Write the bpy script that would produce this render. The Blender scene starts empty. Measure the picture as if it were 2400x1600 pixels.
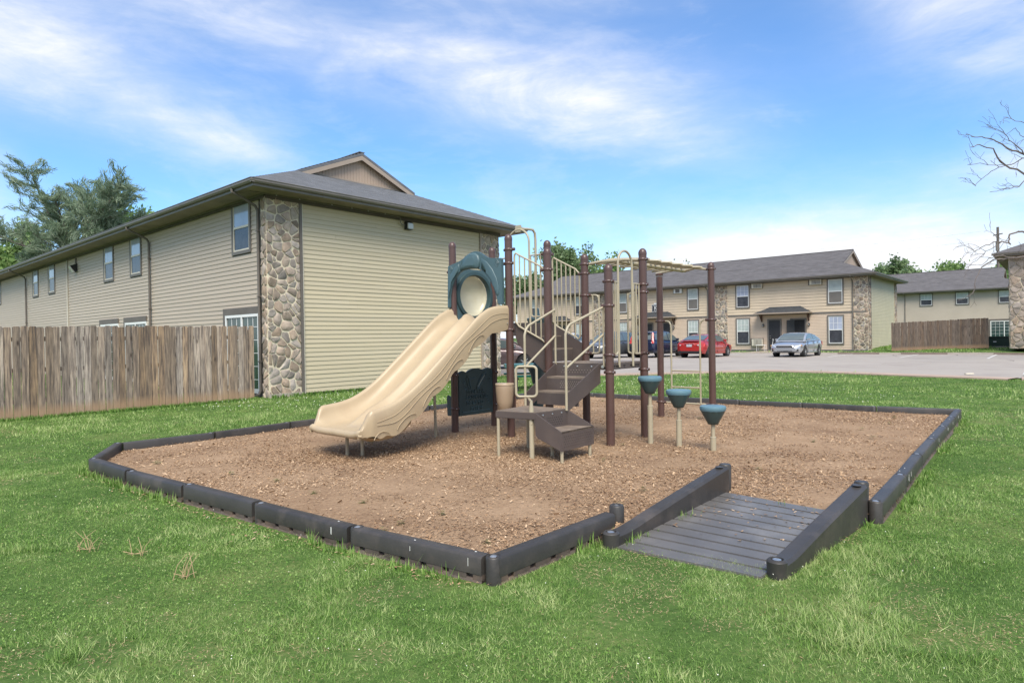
import bpy, bmesh, math, random
import numpy as np
from mathutils import Vector, Matrix, noise as mnoise
PI=math.pi; R=math.radians
random.seed(7); rng=np.random.default_rng(11)
S=bpy.context.scene; COL=S.collection
# ------------------------------------------------------------------ camera
H=1.55
cd=bpy.data.cameras.new('camera'); cam=bpy.data.objects.new('camera',cd); COL.objects.link(cam)
cd.sensor_width=36; cd.lens=1479/2400*36; cd.clip_start=.05; cd.clip_end=3000
roll=R(.9); pitch=math.atan(8.7/1479)
fw=Vector((0,math.cos(pitch),-math.sin(pitch))); dn=Vector((0,-math.sin(pitch),-math.cos(pitch))); rt=Vector((1,0,0))
cr,sr=math.cos(roll),math.sin(roll)
X=rt*cr+dn*sr; D=dn*cr-rt*sr       # image right / image down after roll
D=-rt*sr+dn*cr; X=rt*cr+dn*sr
cam.matrix_world=Matrix(((X.x,-D.x,-fw.x,0),(X.y,-D.y,-fw.y,0),(X.z,-D.z,-fw.z,H),(0,0,0,1)))
S.camera=cam
# ------------------------------------------------------------------ colour
S.view_settings.view_transform='Standard'; S.view_settings.look='None'; S.view_settings.gamma=1; S.view_settings.exposure=1.76
try: S.view_settings.use_curve_mapping=False
except Exception: pass
# ------------------------------------------------------------------ sun
SUN=Vector((.04,-.62,.78)).normalized()
sl=bpy.data.lights.new('sun','SUN'); sl.energy=1.5; sl.angle=R(32); sl.color=(1,.94,.84)
so=bpy.data.objects.new('sun',sl); COL.objects.link(so); so.location=(8,-8,30)
so.rotation_euler=SUN.to_track_quat('Z','Y').to_euler()
# ------------------------------------------------------------------ world
W=bpy.data.worlds.new('World'); S.world=W; W.use_nodes=True; nt=W.node_tree; N=nt.nodes; LK=nt.links
for n in list(N): N.remove(n)
out=N.new('ShaderNodeOutputWorld'); bg=N.new('ShaderNodeBackground'); LK.new(bg.outputs[0],out.inputs[0])
def M_(op,a,b=None,c=None,tree=None,clamp=False):
    n=(tree or nt).nodes.new('ShaderNodeMath'); n.operation=op; n.use_clamp=clamp
    for i,v in enumerate((a,b,c)):
        if v is None: continue
        if isinstance(v,(int,float)): n.inputs[i].default_value=v
        else: (tree or nt).links.new(v,n.inputs[i])
    return n.outputs[0]
sky=N.new('ShaderNodeTexSky'); sky.sky_type='NISHITA'; sky.sun_disc=False
sky.sun_elevation=math.asin(SUN.z); sky.sun_rotation=math.atan2(SUN.x,SUN.y); sky.air_density=1.0; sky.dust_density=.6; sky.ozone_density=1.2
bg.inputs[1].default_value=.13
tc=N.new('ShaderNodeTexCoord'); sp=N.new('ShaderNodeSeparateXYZ'); LK.new(tc.outputs['Generated'],sp.inputs[0])
az=M_('ARCTAN2',sp.outputs[0],sp.outputs[1]); el=M_('ARCSINE',sp.outputs[2])
# distortion noise, in direction space
def wnoise(scale,detail,rough,sx=1,sy=1,sz=1,off=0,rot=0):
    mp=N.new('ShaderNodeMapping'); mp.inputs['Scale'].default_value=(sx,sy,sz); mp.inputs['Location'].default_value=(off,off*.7,off*.3); mp.inputs['Rotation'].default_value=(0,rot,0)
    LK.new(tc.outputs['Generated'],mp.inputs[0])
    n=N.new('ShaderNodeTexNoise'); n.inputs['Scale'].default_value=scale; n.inputs['Detail'].default_value=detail; n.inputs['Roughness'].default_value=rough
    n.inputs['Distortion'].default_value=.55
    LK.new(mp.outputs[0],n.inputs[0]); return n.outputs[0]
nA=wnoise(2.2,9,.62,1,1,3.2,0,R(14)); nB=wnoise(5.5,8,.6,1,1,2.6,4.2,R(12)); nC=wnoise(1.6,4,.5,1,1,1.6,9)
def blob(a0,e0,ra,re,tilt,amp,soft=1.0):
    da=M_('SUBTRACT',az,R(a0)); de=M_('SUBTRACT',el,R(e0)); c,s=math.cos(R(tilt)),math.sin(R(tilt))
    u=M_('ADD',M_('MULTIPLY',da,c/R(ra)),M_('MULTIPLY',de,s/R(ra)))
    v=M_('ADD',M_('MULTIPLY',da,-s/R(re)),M_('MULTIPLY',de,c/R(re)))
    d=M_('ADD',M_('MULTIPLY',u,u),M_('MULTIPLY',v,v))
    return M_('MULTIPLY',M_('EXPONENT',M_('MULTIPLY',d,-1.0/soft)),amp)
# azimuth (right +), elevation, radii, tilt, strength : the cloud streaks over the playground
blobs=[(-34,19.3,11.5,3.2,-11,.82),(-24.5,16.4,5,1.2,-14,.6),(-41,23.5,8,5,-5,.62),(-10,24,20,3.2,-7,.55),(4,20.5,14,3.6,-6,.75),(13,17.5,9,2.2,-18,.55),
       (0,29,14,2.4,-5,.42),(-28,27,16,2.6,-8,.35),(19,8.2,7,2.2,8,.75),(29,7.2,10,2.5,3,.8),(36,5.5,14,3.0,0,.6),(37,22.5,9,5.0,-38,1.15),(-42,8,4,5.5,0,.85),(-5,1,60,4.0,0,.45),(10,11,30,3,0,.25),(38,11.5,4,1.6,0,.5)]
tot=None
for b in blobs:
    o=blob(*b); tot=o if tot is None else M_('ADD',tot,o)
gen=M_('ADD',M_('MULTIPLY',M_('SUBTRACT',nC,.40),1.2,clamp=True),.66,clamp=True)      # thicker even cloud veil added to the unseen sky for neutral fill light
away=M_('MULTIPLY',M_('SUBTRACT',.15,sp.outputs[1]),2.2,clamp=True)
tot=M_('ADD',tot,M_('MULTIPLY',gen,away))
hi=M_('MULTIPLY',M_('SUBTRACT',el,R(34)),3.0,clamp=True); tot=M_('ADD',tot,M_('MULTIPLY',M_('MULTIPLY',hi,gen),.8))
nD=wnoise(9,9,.68,1,1,3.4,2.1,R(13))
nn=M_('ADD',M_('ADD',M_('MULTIPLY',nA,.48),M_('MULTIPLY',nB,.32)),M_('MULTIPLY',nD,.20))
tex=M_('MULTIPLY',M_('SUBTRACT',nn,.34),3.3,clamp=True)
cl=M_('MULTIPLY',tot,M_('ADD',M_('MULTIPLY',tex,1.0),.12),clamp=True)
wisp=M_('MULTIPLY',M_('SUBTRACT',nn,.50),1.9,clamp=True)
hz_=M_('MULTIPLY',M_('EXPONENT',M_('MULTIPLY',M_('MULTIPLY',el,el),-1/R(6.5)**2)),.62)
cl=M_('ADD',M_('ADD',M_('MULTIPLY',cl,.86),hz_,clamp=True),M_('ADD',M_('MULTIPLY',wisp,.55),.07),clamp=True)
hsv=N.new('ShaderNodeHueSaturation'); hsv.inputs['Saturation'].default_value=1.12; hsv.inputs['Value'].default_value=1.0; LK.new(sky.outputs[0],hsv.inputs['Color'])
tint=N.new('ShaderNodeMix'); tint.data_type='RGBA'; tint.blend_type='MULTIPLY'; tint.inputs[0].default_value=1; tint.inputs[7].default_value=(.25,.42,.545,1); LK.new(hsv.outputs[0],tint.inputs[6])
mx=N.new('ShaderNodeMix'); mx.data_type='RGBA'; LK.new(cl,mx.inputs[0]); LK.new(tint.outputs[2],mx.inputs[6]); mx.inputs[7].default_value=(2.42,2.44,2.56,1)
LK.new(mx.outputs[2],bg.inputs[0])

# ------------------------------------------------------------------ materials
MATS={}
def nd(t,kind,**kw):
    n=t.nodes.new(kind)
    for k,v in kw.items():
        if k in n.inputs: n.inputs[k].default_value=v
        else: setattr(n,k,v)
    return n
def mat(name,col,rough=.6,var=.12,scale=3.0,bump=.0,bscale=60,metal=0,spec=.5,col2=None,mapscale=(1,1,1),rand=0,dirt=None,coord='Object',coat=0,vcol=False,trans=0,alpha=1):
    """var: darker/lighter mottling, rand: per object tone shift, dirt=(colour, scale, amount)"""
    if name in MATS: return MATS[name]
    m=bpy.data.materials.new(name); m.use_nodes=True; t=m.node_tree; b=t.nodes['Principled BSDF']; L=t.links
    c=t.nodes.new('ShaderNodeTexCoord'); mp=nd(t,'ShaderNodeMapping'); mp.inputs['Scale'].default_value=mapscale; L.new(c.outputs[coord],mp.inputs[0])
    oi=t.nodes.new('ShaderNodeObjectInfo')
    if rand:
        va=nd(t,'ShaderNodeVectorMath',operation='ADD'); cv=nd(t,'ShaderNodeCombineXYZ'); mm=M_('MULTIPLY',oi.outputs['Random'],37.0,tree=t)
        for i in range(3): L.new(mm,cv.inputs[i])
        L.new(mp.outputs[0],va.inputs[0]); L.new(cv.outputs[0],va.inputs[1]); vec=va.outputs[0]
    else: vec=mp.outputs[0]
    n1=nd(t,'ShaderNodeTexNoise',Scale=scale,Detail=6.0,Roughness=.6); L.new(vec,n1.inputs[0])
    rp=t.nodes.new('ShaderNodeValToRGB'); e=rp.color_ramp.elements
    c2=col2 or tuple(max(0,x*(1-var*1.6)) for x in col)
    e[0].position=.3; e[0].color=(*c2,1); e[1].position=.7; e[1].color=(*[min(1,x*(1+var*.6)) for x in col],1)
    L.new(n1.outputs[0],rp.inputs[0]); colo=rp.outputs[0]
    if vcol:
        at=t.nodes.new('ShaderNodeAttribute'); at.attribute_name='Col'; mxx=nd(t,'ShaderNodeMix',data_type='RGBA',blend_type='MULTIPLY'); mxx.inputs[0].default_value=1
        L.new(colo,mxx.inputs[6]); L.new(at.outputs['Color'],mxx.inputs[7]); colo=mxx.outputs[2]
    if rand:
        h=nd(t,'ShaderNodeHueSaturation'); L.new(colo,h.inputs['Color'])
        L.new(M_('ADD',M_('MULTIPLY',oi.outputs['Random'],2*rand,tree=t),1-rand,tree=t),h.inputs['Value'])
        fr=M_('FRACT',M_('MULTIPLY',oi.outputs['Random'],7.31,tree=t),tree=t)
        L.new(M_('ADD',M_('MULTIPLY',fr,2*rand,tree=t),1-rand,tree=t),h.inputs['Saturation']); colo=h.outputs[0]
    if dirt:
        n3=nd(t,'ShaderNodeTexNoise',Scale=dirt[1],Detail=8.0,Roughness=.7); L.new(vec,n3.inputs[0])
        f=M_('MULTIPLY',M_('SUBTRACT',n3.outputs[0],.5,tree=t),4*dirt[2],tree=t,clamp=True)
        mxd=nd(t,'ShaderNodeMix',data_type='RGBA'); L.new(f,mxd.inputs[0]); L.new(colo,mxd.inputs[6]); mxd.inputs[7].default_value=(*dirt[0],1); colo=mxd.outputs[2]
    L.new(colo,b.inputs['Base Color'])
    b.inputs['Roughness'].default_value=rough; b.inputs['Metallic'].default_value=metal; b.inputs['Specular IOR Level'].default_value=spec
    if coat: b.inputs['Coat Weight'].default_value=coat; b.inputs['Coat Roughness'].default_value=.06
    if trans: b.inputs['Transmission Weight'].default_value=trans
    if alpha<1: b.inputs['Alpha'].default_value=alpha
    if bump:
        n2=nd(t,'ShaderNodeTexNoise',Scale=bscale,Detail=5.0); L.new(vec,n2.inputs[0]); bp=nd(t,'ShaderNodeBump',Strength=bump,Distance=.02); L.new(n2.outputs[0],bp.inputs['Height']); L.new(bp.outputs[0],b.inputs['Normal'])
    MATS[name]=m; return m
def srgb(r,g,b):
    f=lambda v:(v/255/12.92 if v/255<=.04045 else ((v/255+.055)/1.055)**2.4)
    return (f(r),f(g),f(b))

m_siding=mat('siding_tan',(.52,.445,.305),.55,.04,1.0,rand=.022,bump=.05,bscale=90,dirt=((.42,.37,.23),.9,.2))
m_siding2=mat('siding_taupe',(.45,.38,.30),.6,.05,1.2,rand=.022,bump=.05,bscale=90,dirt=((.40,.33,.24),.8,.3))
m_siding3=mat('lap_siding_beige',(.58,.47,.34),.65,.06,.8,dirt=((.46,.37,.26),.6,.2))
m_sidgreen=mat('siding_pale_olive',(.52,.47,.32),.6,.06,.8)
m_trim=mat('trim_taupe',(.135,.115,.098),.6,.1,2,bump=.05)
m_trimgrey=mat('trim_grey_brown',(.155,.14,.125),.6,.08,2)
m_gutter=mat('gutter_brown',(.17,.15,.128),.45,.1,2,dirt=((.1,.085,.07),3,.3))
m_soffit=mat('soffit_brown',(.24,.19,.145),.7,.2,1.5,dirt=((.08,.06,.045),1.3,.5))
m_frieze=mat('frieze_dark',(.085,.07,.055),.7,.2,2)
m_fascia=mat('gablet_trim',(.33,.265,.21),.6,.06,2)
m_gablet=mat('gablet_panel',(.40,.30,.225),.6,.06,2)
m_roof=mat('asphalt_shingles',(.145,.15,.162),.9,.18,2.5,bump=.35,bscale=45,dirt=((.075,.075,.08),.9,.5),mapscale=(1,1,6))
m_roofB=mat('asphalt_shingles_brown',(.135,.127,.13),.9,.2,1.4,bump=.35,bscale=30,dirt=((.075,.068,.068),.6,.6),mapscale=(1,1,5))
m_mortar=mat('mortar',(.66,.58,.43),.9,.15,8,bump=.5,bscale=30,dirt=((.34,.28,.2),3,.4))
m_stone=mat('field_stone',(.36,.29,.235),.85,.28,5,bump=.55,bscale=22,rand=.33,dirt=((.40,.34,.26),6,.35))
m_stoneB=mat('field_stone_far',(.36,.29,.235),.85,.25,3,bump=.4,bscale=14,vcol=True)
m_white=mat('white_vinyl',(.74,.74,.72),.4,.03,3)
m_cream=mat('cream_vinyl',(.62,.57,.46),.45,.05,3)
m_glassup=mat('window_glass_sky_paint',(.42,.46,.58),.08,.15,1.2,spec=.9,coord='Object')  # bright lilac sky reflection painted into the upper pane colour
m_glassdn=mat('window_screen_dark',(.055,.058,.07),.25,.3,3,spec=.6)
m_blinds=mat('window_blinds',(.42,.47,.45),.25,.1,3,spec=.7)
m_glassdk=mat('dark_glass',(.02,.024,.028),.06,.2,2,spec=.9)
m_door=mat('door_charcoal',(.03,.03,.034),.5,.1,3)
m_black=mat('black_interior',(.012,.012,.014),.8,.2,3)
def wood(name,c1,c2,rand):
    m=mat(name,c1,.85,.2,3.2,bump=.6,bscale=26,col2=c2,mapscale=(9,9,.8),rand=rand)
    t=m.node_tree; L=t.links; b=t.nodes['Principled BSDF']; src=b.inputs['Base Color'].links[0].from_socket
    c=t.nodes.new('ShaderNodeTexCoord')
    # knots and grey vertical weather streaks
    mp=nd(t,'ShaderNodeMapping'); mp.inputs['Scale'].default_value=(30,30,1.1); L.new(c.outputs['Object'],mp.inputs[0])
    oi=t.nodes.new('ShaderNodeObjectInfo'); cv=nd(t,'ShaderNodeCombineXYZ'); mm=M_('MULTIPLY',oi.outputs['Random'],61.0,tree=t)
    for i in range(3): L.new(mm,cv.inputs[i])
    va=nd(t,'ShaderNodeVectorMath',operation='ADD'); L.new(mp.outputs[0],va.inputs[0]); L.new(cv.outputs[0],va.inputs[1])
    n=nd(t,'ShaderNodeTexNoise',Scale=1.0,Detail=7.0,Roughness=.65,Distortion=.4); L.new(va.outputs[0],n.inputs[0])
    f=M_('MULTIPLY',M_('SUBTRACT',n.outputs[0],.49,tree=t),6.5,tree=t,clamp=True)
    x=nd(t,'ShaderNodeMix',data_type='RGBA'); L.new(f,x.inputs[0]); L.new(src,x.inputs[6]); x.inputs[7].default_value=(.085,.065,.055,1)
    mp2=nd(t,'ShaderNodeMapping'); mp2.inputs['Scale'].default_value=(9,9,3.0); L.new(c.outputs['Object'],mp2.inputs[0])
    va2=nd(t,'ShaderNodeVectorMath',operation='ADD'); L.new(mp2.outputs[0],va2.inputs[0]); L.new(cv.outputs[0],va2.inputs[1])
    vo=nd(t,'ShaderNodeTexVoronoi',Scale=.62); L.new(va2.outputs[0],vo.inputs[0])
    k=M_('MULTIPLY',M_('SUBTRACT',.16,vo.outputs['Distance'],tree=t),9.0,tree=t,clamp=True)
    y=nd(t,'ShaderNodeMix',data_type='RGBA'); L.new(k,y.inputs[0]); L.new(x.outputs[2],y.inputs[6]); y.inputs[7].default_value=(.05,.033,.024,1)
    # raw reddish wet foot of the board
    sx=t.nodes.new('ShaderNodeSeparateXYZ'); L.new(c.outputs['Object'],sx.inputs[0])
    ft=M_('MULTIPLY',M_('SUBTRACT',M_('ADD',.20,M_('MULTIPLY',n.outputs[0],.18,tree=t),tree=t),sx.outputs[2],tree=t),6.0,tree=t,clamp=True)
    z=nd(t,'ShaderNodeMix',data_type='RGBA'); L.new(M_('MULTIPLY',ft,.65,tree=t),z.inputs[0]); L.new(y.outputs[2],z.inputs[6]); z.inputs[7].default_value=(.40,.25,.14,1)
    L.new(z.outputs[2],b.inputs['Base Color']); return m
m_fence=wood('weathered_fence_wood',(.43,.325,.235),(.15,.115,.095),.33)
m_fence2=wood('weathered_fence_brown',(.22,.155,.115),(.10,.07,.055),.16)
m_post=mat('brown_powder_coat',(.088,.048,.041),.34,.05,3,spec=.5,bump=.04,bscale=120,dirt=((.16,.11,.10),4,.12))
m_beige=mat('beige_powder_coat',(.385,.335,.235),.35,.05,4,spec=.5,dirt=((.3,.24,.16),6,.15))
m_slide=mat('beige_slide_plastic',(.43,.335,.215),.36,.07,1.6,spec=.45,bump=.02,bscale=200,dirt=((.36,.26,.17),2.6,.45))
m_teal=mat('slate_blue_plastic',(.062,.112,.128),.38,.07,3,spec=.5,dirt=((.11,.16,.17),5,.2))
m_tealdk=mat('dark_green_plastic',(.034,.066,.070),.4,.1,3,spec=.5)
m_cap=mat('blue_grey_plastic',(.105,.20,.245),.36,.08,3,spec=.5)
m_cup=mat('dark_teal_cup',(.035,.062,.062),.4,.08,3,spec=.5)
m_deck=mat('brown_coated_steel',(.085,.066,.06),.45,.08,3,bump=.1,bscale=150,dirt=((.17,.13,.10),3,.2))
m_decktop=mat('brown_deck_worn',(.20,.155,.12),.6,.16,5,bump=.3,bscale=90,dirt=((.32,.25,.19),5,.6))
m_hole=mat('punched_hole',(.30,.25,.21),.8,.1,3)
m_slot=mat('dark_slot',(.01,.009,.008),.9,.1,3)
m_drum=mat('tan_drum_plastic',(.36,.265,.18),.4,.06,3,dirt=((.25,.18,.12),3,.3))
m_bubble=mat('clear_bubble_yellowed',(.62,.58,.43),.16,.06,2,spec=.6,alpha=.88)
m_bolt=mat('steel_bolt',(.6,.6,.58),.3,.05,3,metal=.9)
m_timber=mat('black_border_plastic',(.047,.043,.040),.45,.18,2.5,spec=.4,bump=.06,bscale=50,dirt=((.13,.105,.09),3.0,.5),rand=.16)
m_ramp=mat('ramp_plastic_dusty',(.125,.118,.113),.42,.15,3,spec=.45,bump=.05,bscale=60,dirt=((.26,.24,.22),2.5,.45),mapscale=(1,1,1))
m_bird=mat('bird_dropping',(.7,.7,.66),.8,.05,5)
m_bark=mat('bark',(.115,.095,.08),.9,.3,6,bump=.6,bscale=20)
m_twig=mat('bare_twig_bark',(.15,.125,.11),.85,.2,6)
m_conc=mat('concrete',(.42,.37,.31),.85,.1,2,bump=.3,bscale=60,dirt=((.28,.22,.17),1.5,.4))
m_greenbox=mat('transformer_green',(.012,.035,.022),.5,.1,3)
m_red=mat('red_plastic',(.5,.07,.05),.4,.05,3)
m_bench=mat('green_coated_metal',(.0,.075,.06),.4,.08,3)
m_mesh=mat('green_mesh_metal',(.05,.15,.15),.45,.08,3)
m_lightgrey=mat('lamp_lens',(.55,.55,.52),.15,.08,8,spec=.8)
m_rubber=mat('tyre_rubber',(.018,.018,.019),.8,.1,8)
m_rim=mat('alloy_rim',(.55,.56,.58),.28,.06,4,metal=.85)
m_chrome=mat('chrome',(.75,.75,.77),.15,.02,3,metal=1)
m_cglass=mat('car_glass',(.10,.125,.125),.05,.1,1.5,spec=1.0)
m_blackpl=mat('black_trim_plastic',(.02,.02,.022),.5,.1,4)
m_lred=mat('tail_lamp_red',(.55,.03,.02),.2,.05,4,spec=.8)
m_lwhite=mat('head_lamp_clear',(.55,.57,.6),.12,.1,10,spec=.9)
m_lamb=mat('amber_lamp',(.7,.35,.1),.2,.05,4)
m_plate=mat('licence_plate',(.45,.42,.45),.5,.15,14)
m_paint={k:mat('car_paint_'+k,c,.3,.02,2,metal=mt,coat=.9) for k,(c,mt) in dict(silver=((.48,.50,.53),.65),red=((.38,.022,.02),.1),blue=((.012,.02,.055),.25),grey=((.13,.14,.155),.5),white=((.62,.62,.64),.0),brown=((.17,.125,.125),.45)).items()}
def leafmat(name,c1,c2,c3,tr=.35):
    m=bpy.data.materials.new(name); m.use_nodes=True; t=m.node_tree; L=t.links; b=t.nodes['Principled BSDF']; o=t.nodes['Material Output']
    at=t.nodes.new('ShaderNodeAttribute'); at.attribute_name='Col'
    rp=t.nodes.new('ShaderNodeValToRGB'); e=rp.color_ramp.elements; e[0].position=0; e[0].color=(*c1,1); e[1].position=1; e[1].color=(*c3,1); x=e.new(.5); x.color=(*c2,1)
    L.new(at.outputs['Fac'],rp.inputs[0]); L.new(rp.outputs[0],b.inputs['Base Color']); b.inputs['Roughness'].default_value=.55; b.inputs['Specular IOR Level'].default_value=.25
    tl=t.nodes.new('ShaderNodeBsdfTranslucent'); L.new(rp.outputs[0],tl.inputs[0]); ms=t.nodes.new('ShaderNodeMixShader'); ms.inputs[0].default_value=tr
    L.new(b.outputs[0],ms.inputs[1]); L.new(tl.outputs[0],ms.inputs[2]); L.new(ms.outputs[0],o.inputs[0]); MATS[name]=m; return m
m_grass=leafmat('grass_blades',(.035,.105,.018),(.20,.345,.07),(.62,.66,.32),.32)
m_dry=mat('dry_stalk',(.50,.36,.20),.8,.1,4)
m_leaf=leafmat('broad_leaves',(.08,.14,.055),(.21,.30,.14),(.42,.50,.30),.45)
m_leafl=leafmat('light_leaves',(.09,.17,.04),(.22,.34,.11),(.42,.52,.24),.5)
m_needle=leafmat('pine_needles',(.10,.16,.09),(.26,.34,.22),(.48,.54,.40),.45)
m_flower=mat('white_clover',(.7,.7,.62),.8,.05,5)
m_chip=leafmat('wood_chips',(.13,.072,.042),(.37,.237,.135),(.66,.50,.34),.0)

# ------------------------------------------------------------------ mesh builder
class MB:
    def __init__(s): s.v=[]; s.f=[]; s.m=[]; s.mats=[]
    def add(s,vs,fs,mi=0):
        o=len(s.v); s.v+= [tuple(p) for p in vs]; s.f+=[tuple(i+o for i in f) for f in fs]; s.m+=[mi]*len(fs); return s
    def box(s,c,d,ax=None,mi=0):
        """c centre, d full dimensions, ax = three axis vectors"""
        ax=ax or (Vector((1,0,0)),Vector((0,1,0)),Vector((0,0,1))); c=Vector(c); vs=[]
        for i in (-1,1):
            for j in (-1,1):
                for k in (-1,1): vs.append(c+ax[0]*(i*d[0]/2)+ax[1]*(j*d[1]/2)+ax[2]*(k*d[2]/2))
        return s.add(vs,[(0,1,3,2),(4,6,7,5),(0,4,5,1),(2,3,7,6),(0,2,6,4),(1,5,7,3)],mi)
    def prism(s,pts,ext,mi=0):
        """polygon pts (3D) extruded by vector ext"""
        n=len(pts); e=Vector(ext); vs=[Vector(p) for p in pts]+[Vector(p)+e for p in pts]
        fs=[tuple(range(n))[::-1],tuple(range(n,2*n))]+[(i,(i+1)%n,n+(i+1)%n,n+i) for i in range(n)]
        return s.add(vs,fs,mi)
    def tube(s,pts,r,n=8,caps=True,mi=0,closed=False):
        P=[Vector(p) for p in pts]; rs=r if isinstance(r,(list,tuple)) else [r]*len(P); vs=[]; prev=None
        for i,p in enumerate(P):
            if closed: t=(P[(i+1)%len(P)]-P[i-1])
            else: t=(P[min(i+1,len(P)-1)]-P[max(i-1,0)])
            t=t.normalized() if t.length>1e-9 else Vector((0,0,1))
            if prev is None: a=t.orthogonal().normalized()
            else: a=(prev-t*prev.dot(t)); a=a.normalized() if a.length>1e-6 else t.orthogonal().normalized()
            b=t.cross(a); prev=a
            for k in range(n): vs.append(p+(a*math.cos(2*PI*k/n)+b*math.sin(2*PI*k/n))*rs[i])
        m=len(P); fs=[]
        for i in range(m if closed else m-1):
            j=(i+1)%m
            for k in range(n): fs.append((i*n+k,i*n+(k+1)%n,j*n+(k+1)%n,j*n+k))
        if caps and not closed: fs+=[tuple(range(n))[::-1],tuple((m-1)*n+k for k in range(n))]
        return s.add(vs,fs,mi)
    def lathe(s,c,prof,n=20,axis=None,mi=0):
        c=Vector(c); z=Vector(axis).normalized() if axis is not None else Vector((0,0,1)); a=z.orthogonal().normalized(); b=z.cross(a); vs=[]
        for r,h in prof:
            for k in range(n): vs.append(c+z*h+(a*math.cos(2*PI*k/n)+b*math.sin(2*PI*k/n))*r)
        m=len(prof); fs=[(i*n+k,i*n+(k+1)%n,(i+1)*n+(k+1)%n,(i+1)*n+k) for i in range(m-1) for k in range(n)]
        fs+=[tuple(range(n))[::-1],tuple((m-1)*n+k for k in range(n))]
        return s.add(vs,fs,mi)
    def grid(s,rows,mi=0,closed=False):
        m=len(rows); n=len(rows[0]); fs=[(i*n+k,i*n+k+1,(i+1)*n+k+1,(i+1)*n+k) for i in range(m-1) for k in range(n-1)]
        if closed: fs+=[(i*n+n-1,i*n,(i+1)*n,(i+1)*n+n-1) for i in range(m-1)]
        return s.add([p for r in rows for p in r],fs,mi)
    def build(s,name,mats,parent=None,off=(0,0,0),smooth=False,bevel=0,stuff=False,fixn=False):
        me=bpy.data.meshes.new(name); o3=Vector(off)
        me.from_pydata([Vector(p)-o3 for p in s.v],[],s.f)
        for m in (mats if isinstance(mats,(list,tuple)) else [mats]): me.materials.append(m)
        if s.m and max(s.m)>0: me.polygons.foreach_set('material_index',s.m)
        bm=bmesh.new(); bm.from_mesh(me); bmesh.ops.recalc_face_normals(bm,faces=bm.faces[:])
        if bevel: bmesh.ops.bevel(bm,geom=[e for e in bm.edges if len(e.link_faces)==2 and e.calc_face_angle(0)>.6],offset=bevel,segments=2,affect='EDGES',clamp_overlap=True)
        bm.to_mesh(me); bm.free()
        if smooth or bevel:
            for p in me.polygons: p.use_smooth=True
            if smooth!='all':
                try: me.set_sharp_from_angle(angle=R(42))
                except Exception: pass
        ob=bpy.data.objects.new(name,me); COL.objects.link(ob)
        if parent is not None: ob.parent=parent
        if stuff: ob['kind']='stuff'
        return ob
def thing(name,label,cat,loc=(0,0,0),rz=0,group=None):
    o=bpy.data.objects.new(name,None); COL.objects.link(o); o.location=loc; o.rotation_euler=(0,0,rz); o['label']=label; o['category']=cat
    o.empty_display_size=.3
    if group: o['group']=group
    return o
def tag(o,label=None,cat=None,group=None,kind=None):
    for k,v in (('label',label),('category',cat),('group',group),('kind',kind)):
        if v: o[k]=v
    return o
def inst(name,me,parent,loc=(0,0,0),scale=(1,1,1),rot=(0,0,0)):
    o=bpy.data.objects.new(name,me); COL.objects.link(o); o.parent=parent; o.location=loc; o.scale=scale; o.rotation_euler=rot; return o
def fastmesh(name,verts,faces_n,mats,vals=None,parent=None):
    """verts (K,n,3) numpy: K separate polygons of n corners; vals (K,) tone attribute"""
    K=verts.shape[0]; n=verts.shape[1]; me=bpy.data.meshes.new(name)
    me.vertices.add(K*n); me.vertices.foreach_set('co',verts.reshape(-1).astype(np.float32))
    me.loops.add(K*n); me.loops.foreach_set('vertex_index',np.arange(K*n,dtype=np.int32))
    me.polygons.add(K); me.polygons.foreach_set('loop_start',np.arange(0,K*n,n,dtype=np.int32))
    try: me.polygons.foreach_set('loop_total',np.full(K,n,dtype=np.int32))
    except Exception: pass
    me.update(calc_edges=True)
    if vals is not None:
        a=me.attributes.new('Col','FLOAT_COLOR','POINT'); v=np.repeat(np.clip(vals,0,1),n); a.data.foreach_set('color',np.stack([v,v,v,np.ones_like(v)],1).reshape(-1).astype(np.float32))
    me.materials.append(mats); o=bpy.data.objects.new(name,me); COL.objects.link(o)
    if parent is not None: o.parent=parent
    return o
def V2(p,z=0): return Vector((p[0],p[1],z))
def sst(x): x=max(0.,min(1.,x)); return x*x*(3-2*x)
def hgt(x,y): return .035*(1-sst((y-7.5)/3))+.1*sst((y-22)/14)+.3*sst((x-25)/5)*sst((y-35)/8)
def nsst(x): x=np.clip(x,0,1); return x*x*(3-2*x)
def nhgt(x,y): return .035*(1-nsst((y-7.5)/3))+.1*nsst((y-22)/14)+.3*nsst((x-25)/5)*nsst((y-35)/8)
def inpoly(x,y,poly):
    ins=np.zeros(x.shape,bool); n=len(poly); j=n-1
    for i in range(n):
        xi,yi=poly[i]; xj,yj=poly[j]
        c=((yi>y)!=(yj>y))&(x<(xj-xi)*(y-yi)/((yj-yi) if yj!=yi else 1e-9)+xi); ins^=c; j=i
    return ins
ang=R(48.9)                       # direction of the gable walls (local X); long walls run along local Y
gdir=Vector((math.cos(ang),math.sin(ang),0)); wdir=Vector((-math.sin(ang),math.cos(ang),0))
BORDER=[(-4.956,7.436),(-5.384,8.576),(-4.533,9.441),(-3.763,10.468),(-2.75,11.595),(-1.741,12.721),(-.95,13.65),(.226,15.117),(.95,15.72),(1.895,15.05),(2.632,14.463),(3.60,13.66),(4.60,12.93),(5.582,12.265),(6.569,11.497),(7.656,10.855),
        (6.90,9.93),(6.09,8.945),(5.27,7.955),(4.455,6.966),(3.658,5.972),(2.878,5.023)]
FRONT=[(.762,4.857),(-.135,3.896),(-1.14,4.567),(-2.126,5.288),(-3.09,5.994),(-4.07,6.714),(-4.956,7.436)]
RAMP=[(.69,4.50),(1.90,5.85),(2.79,5.10),(1.62,3.93)]
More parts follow.
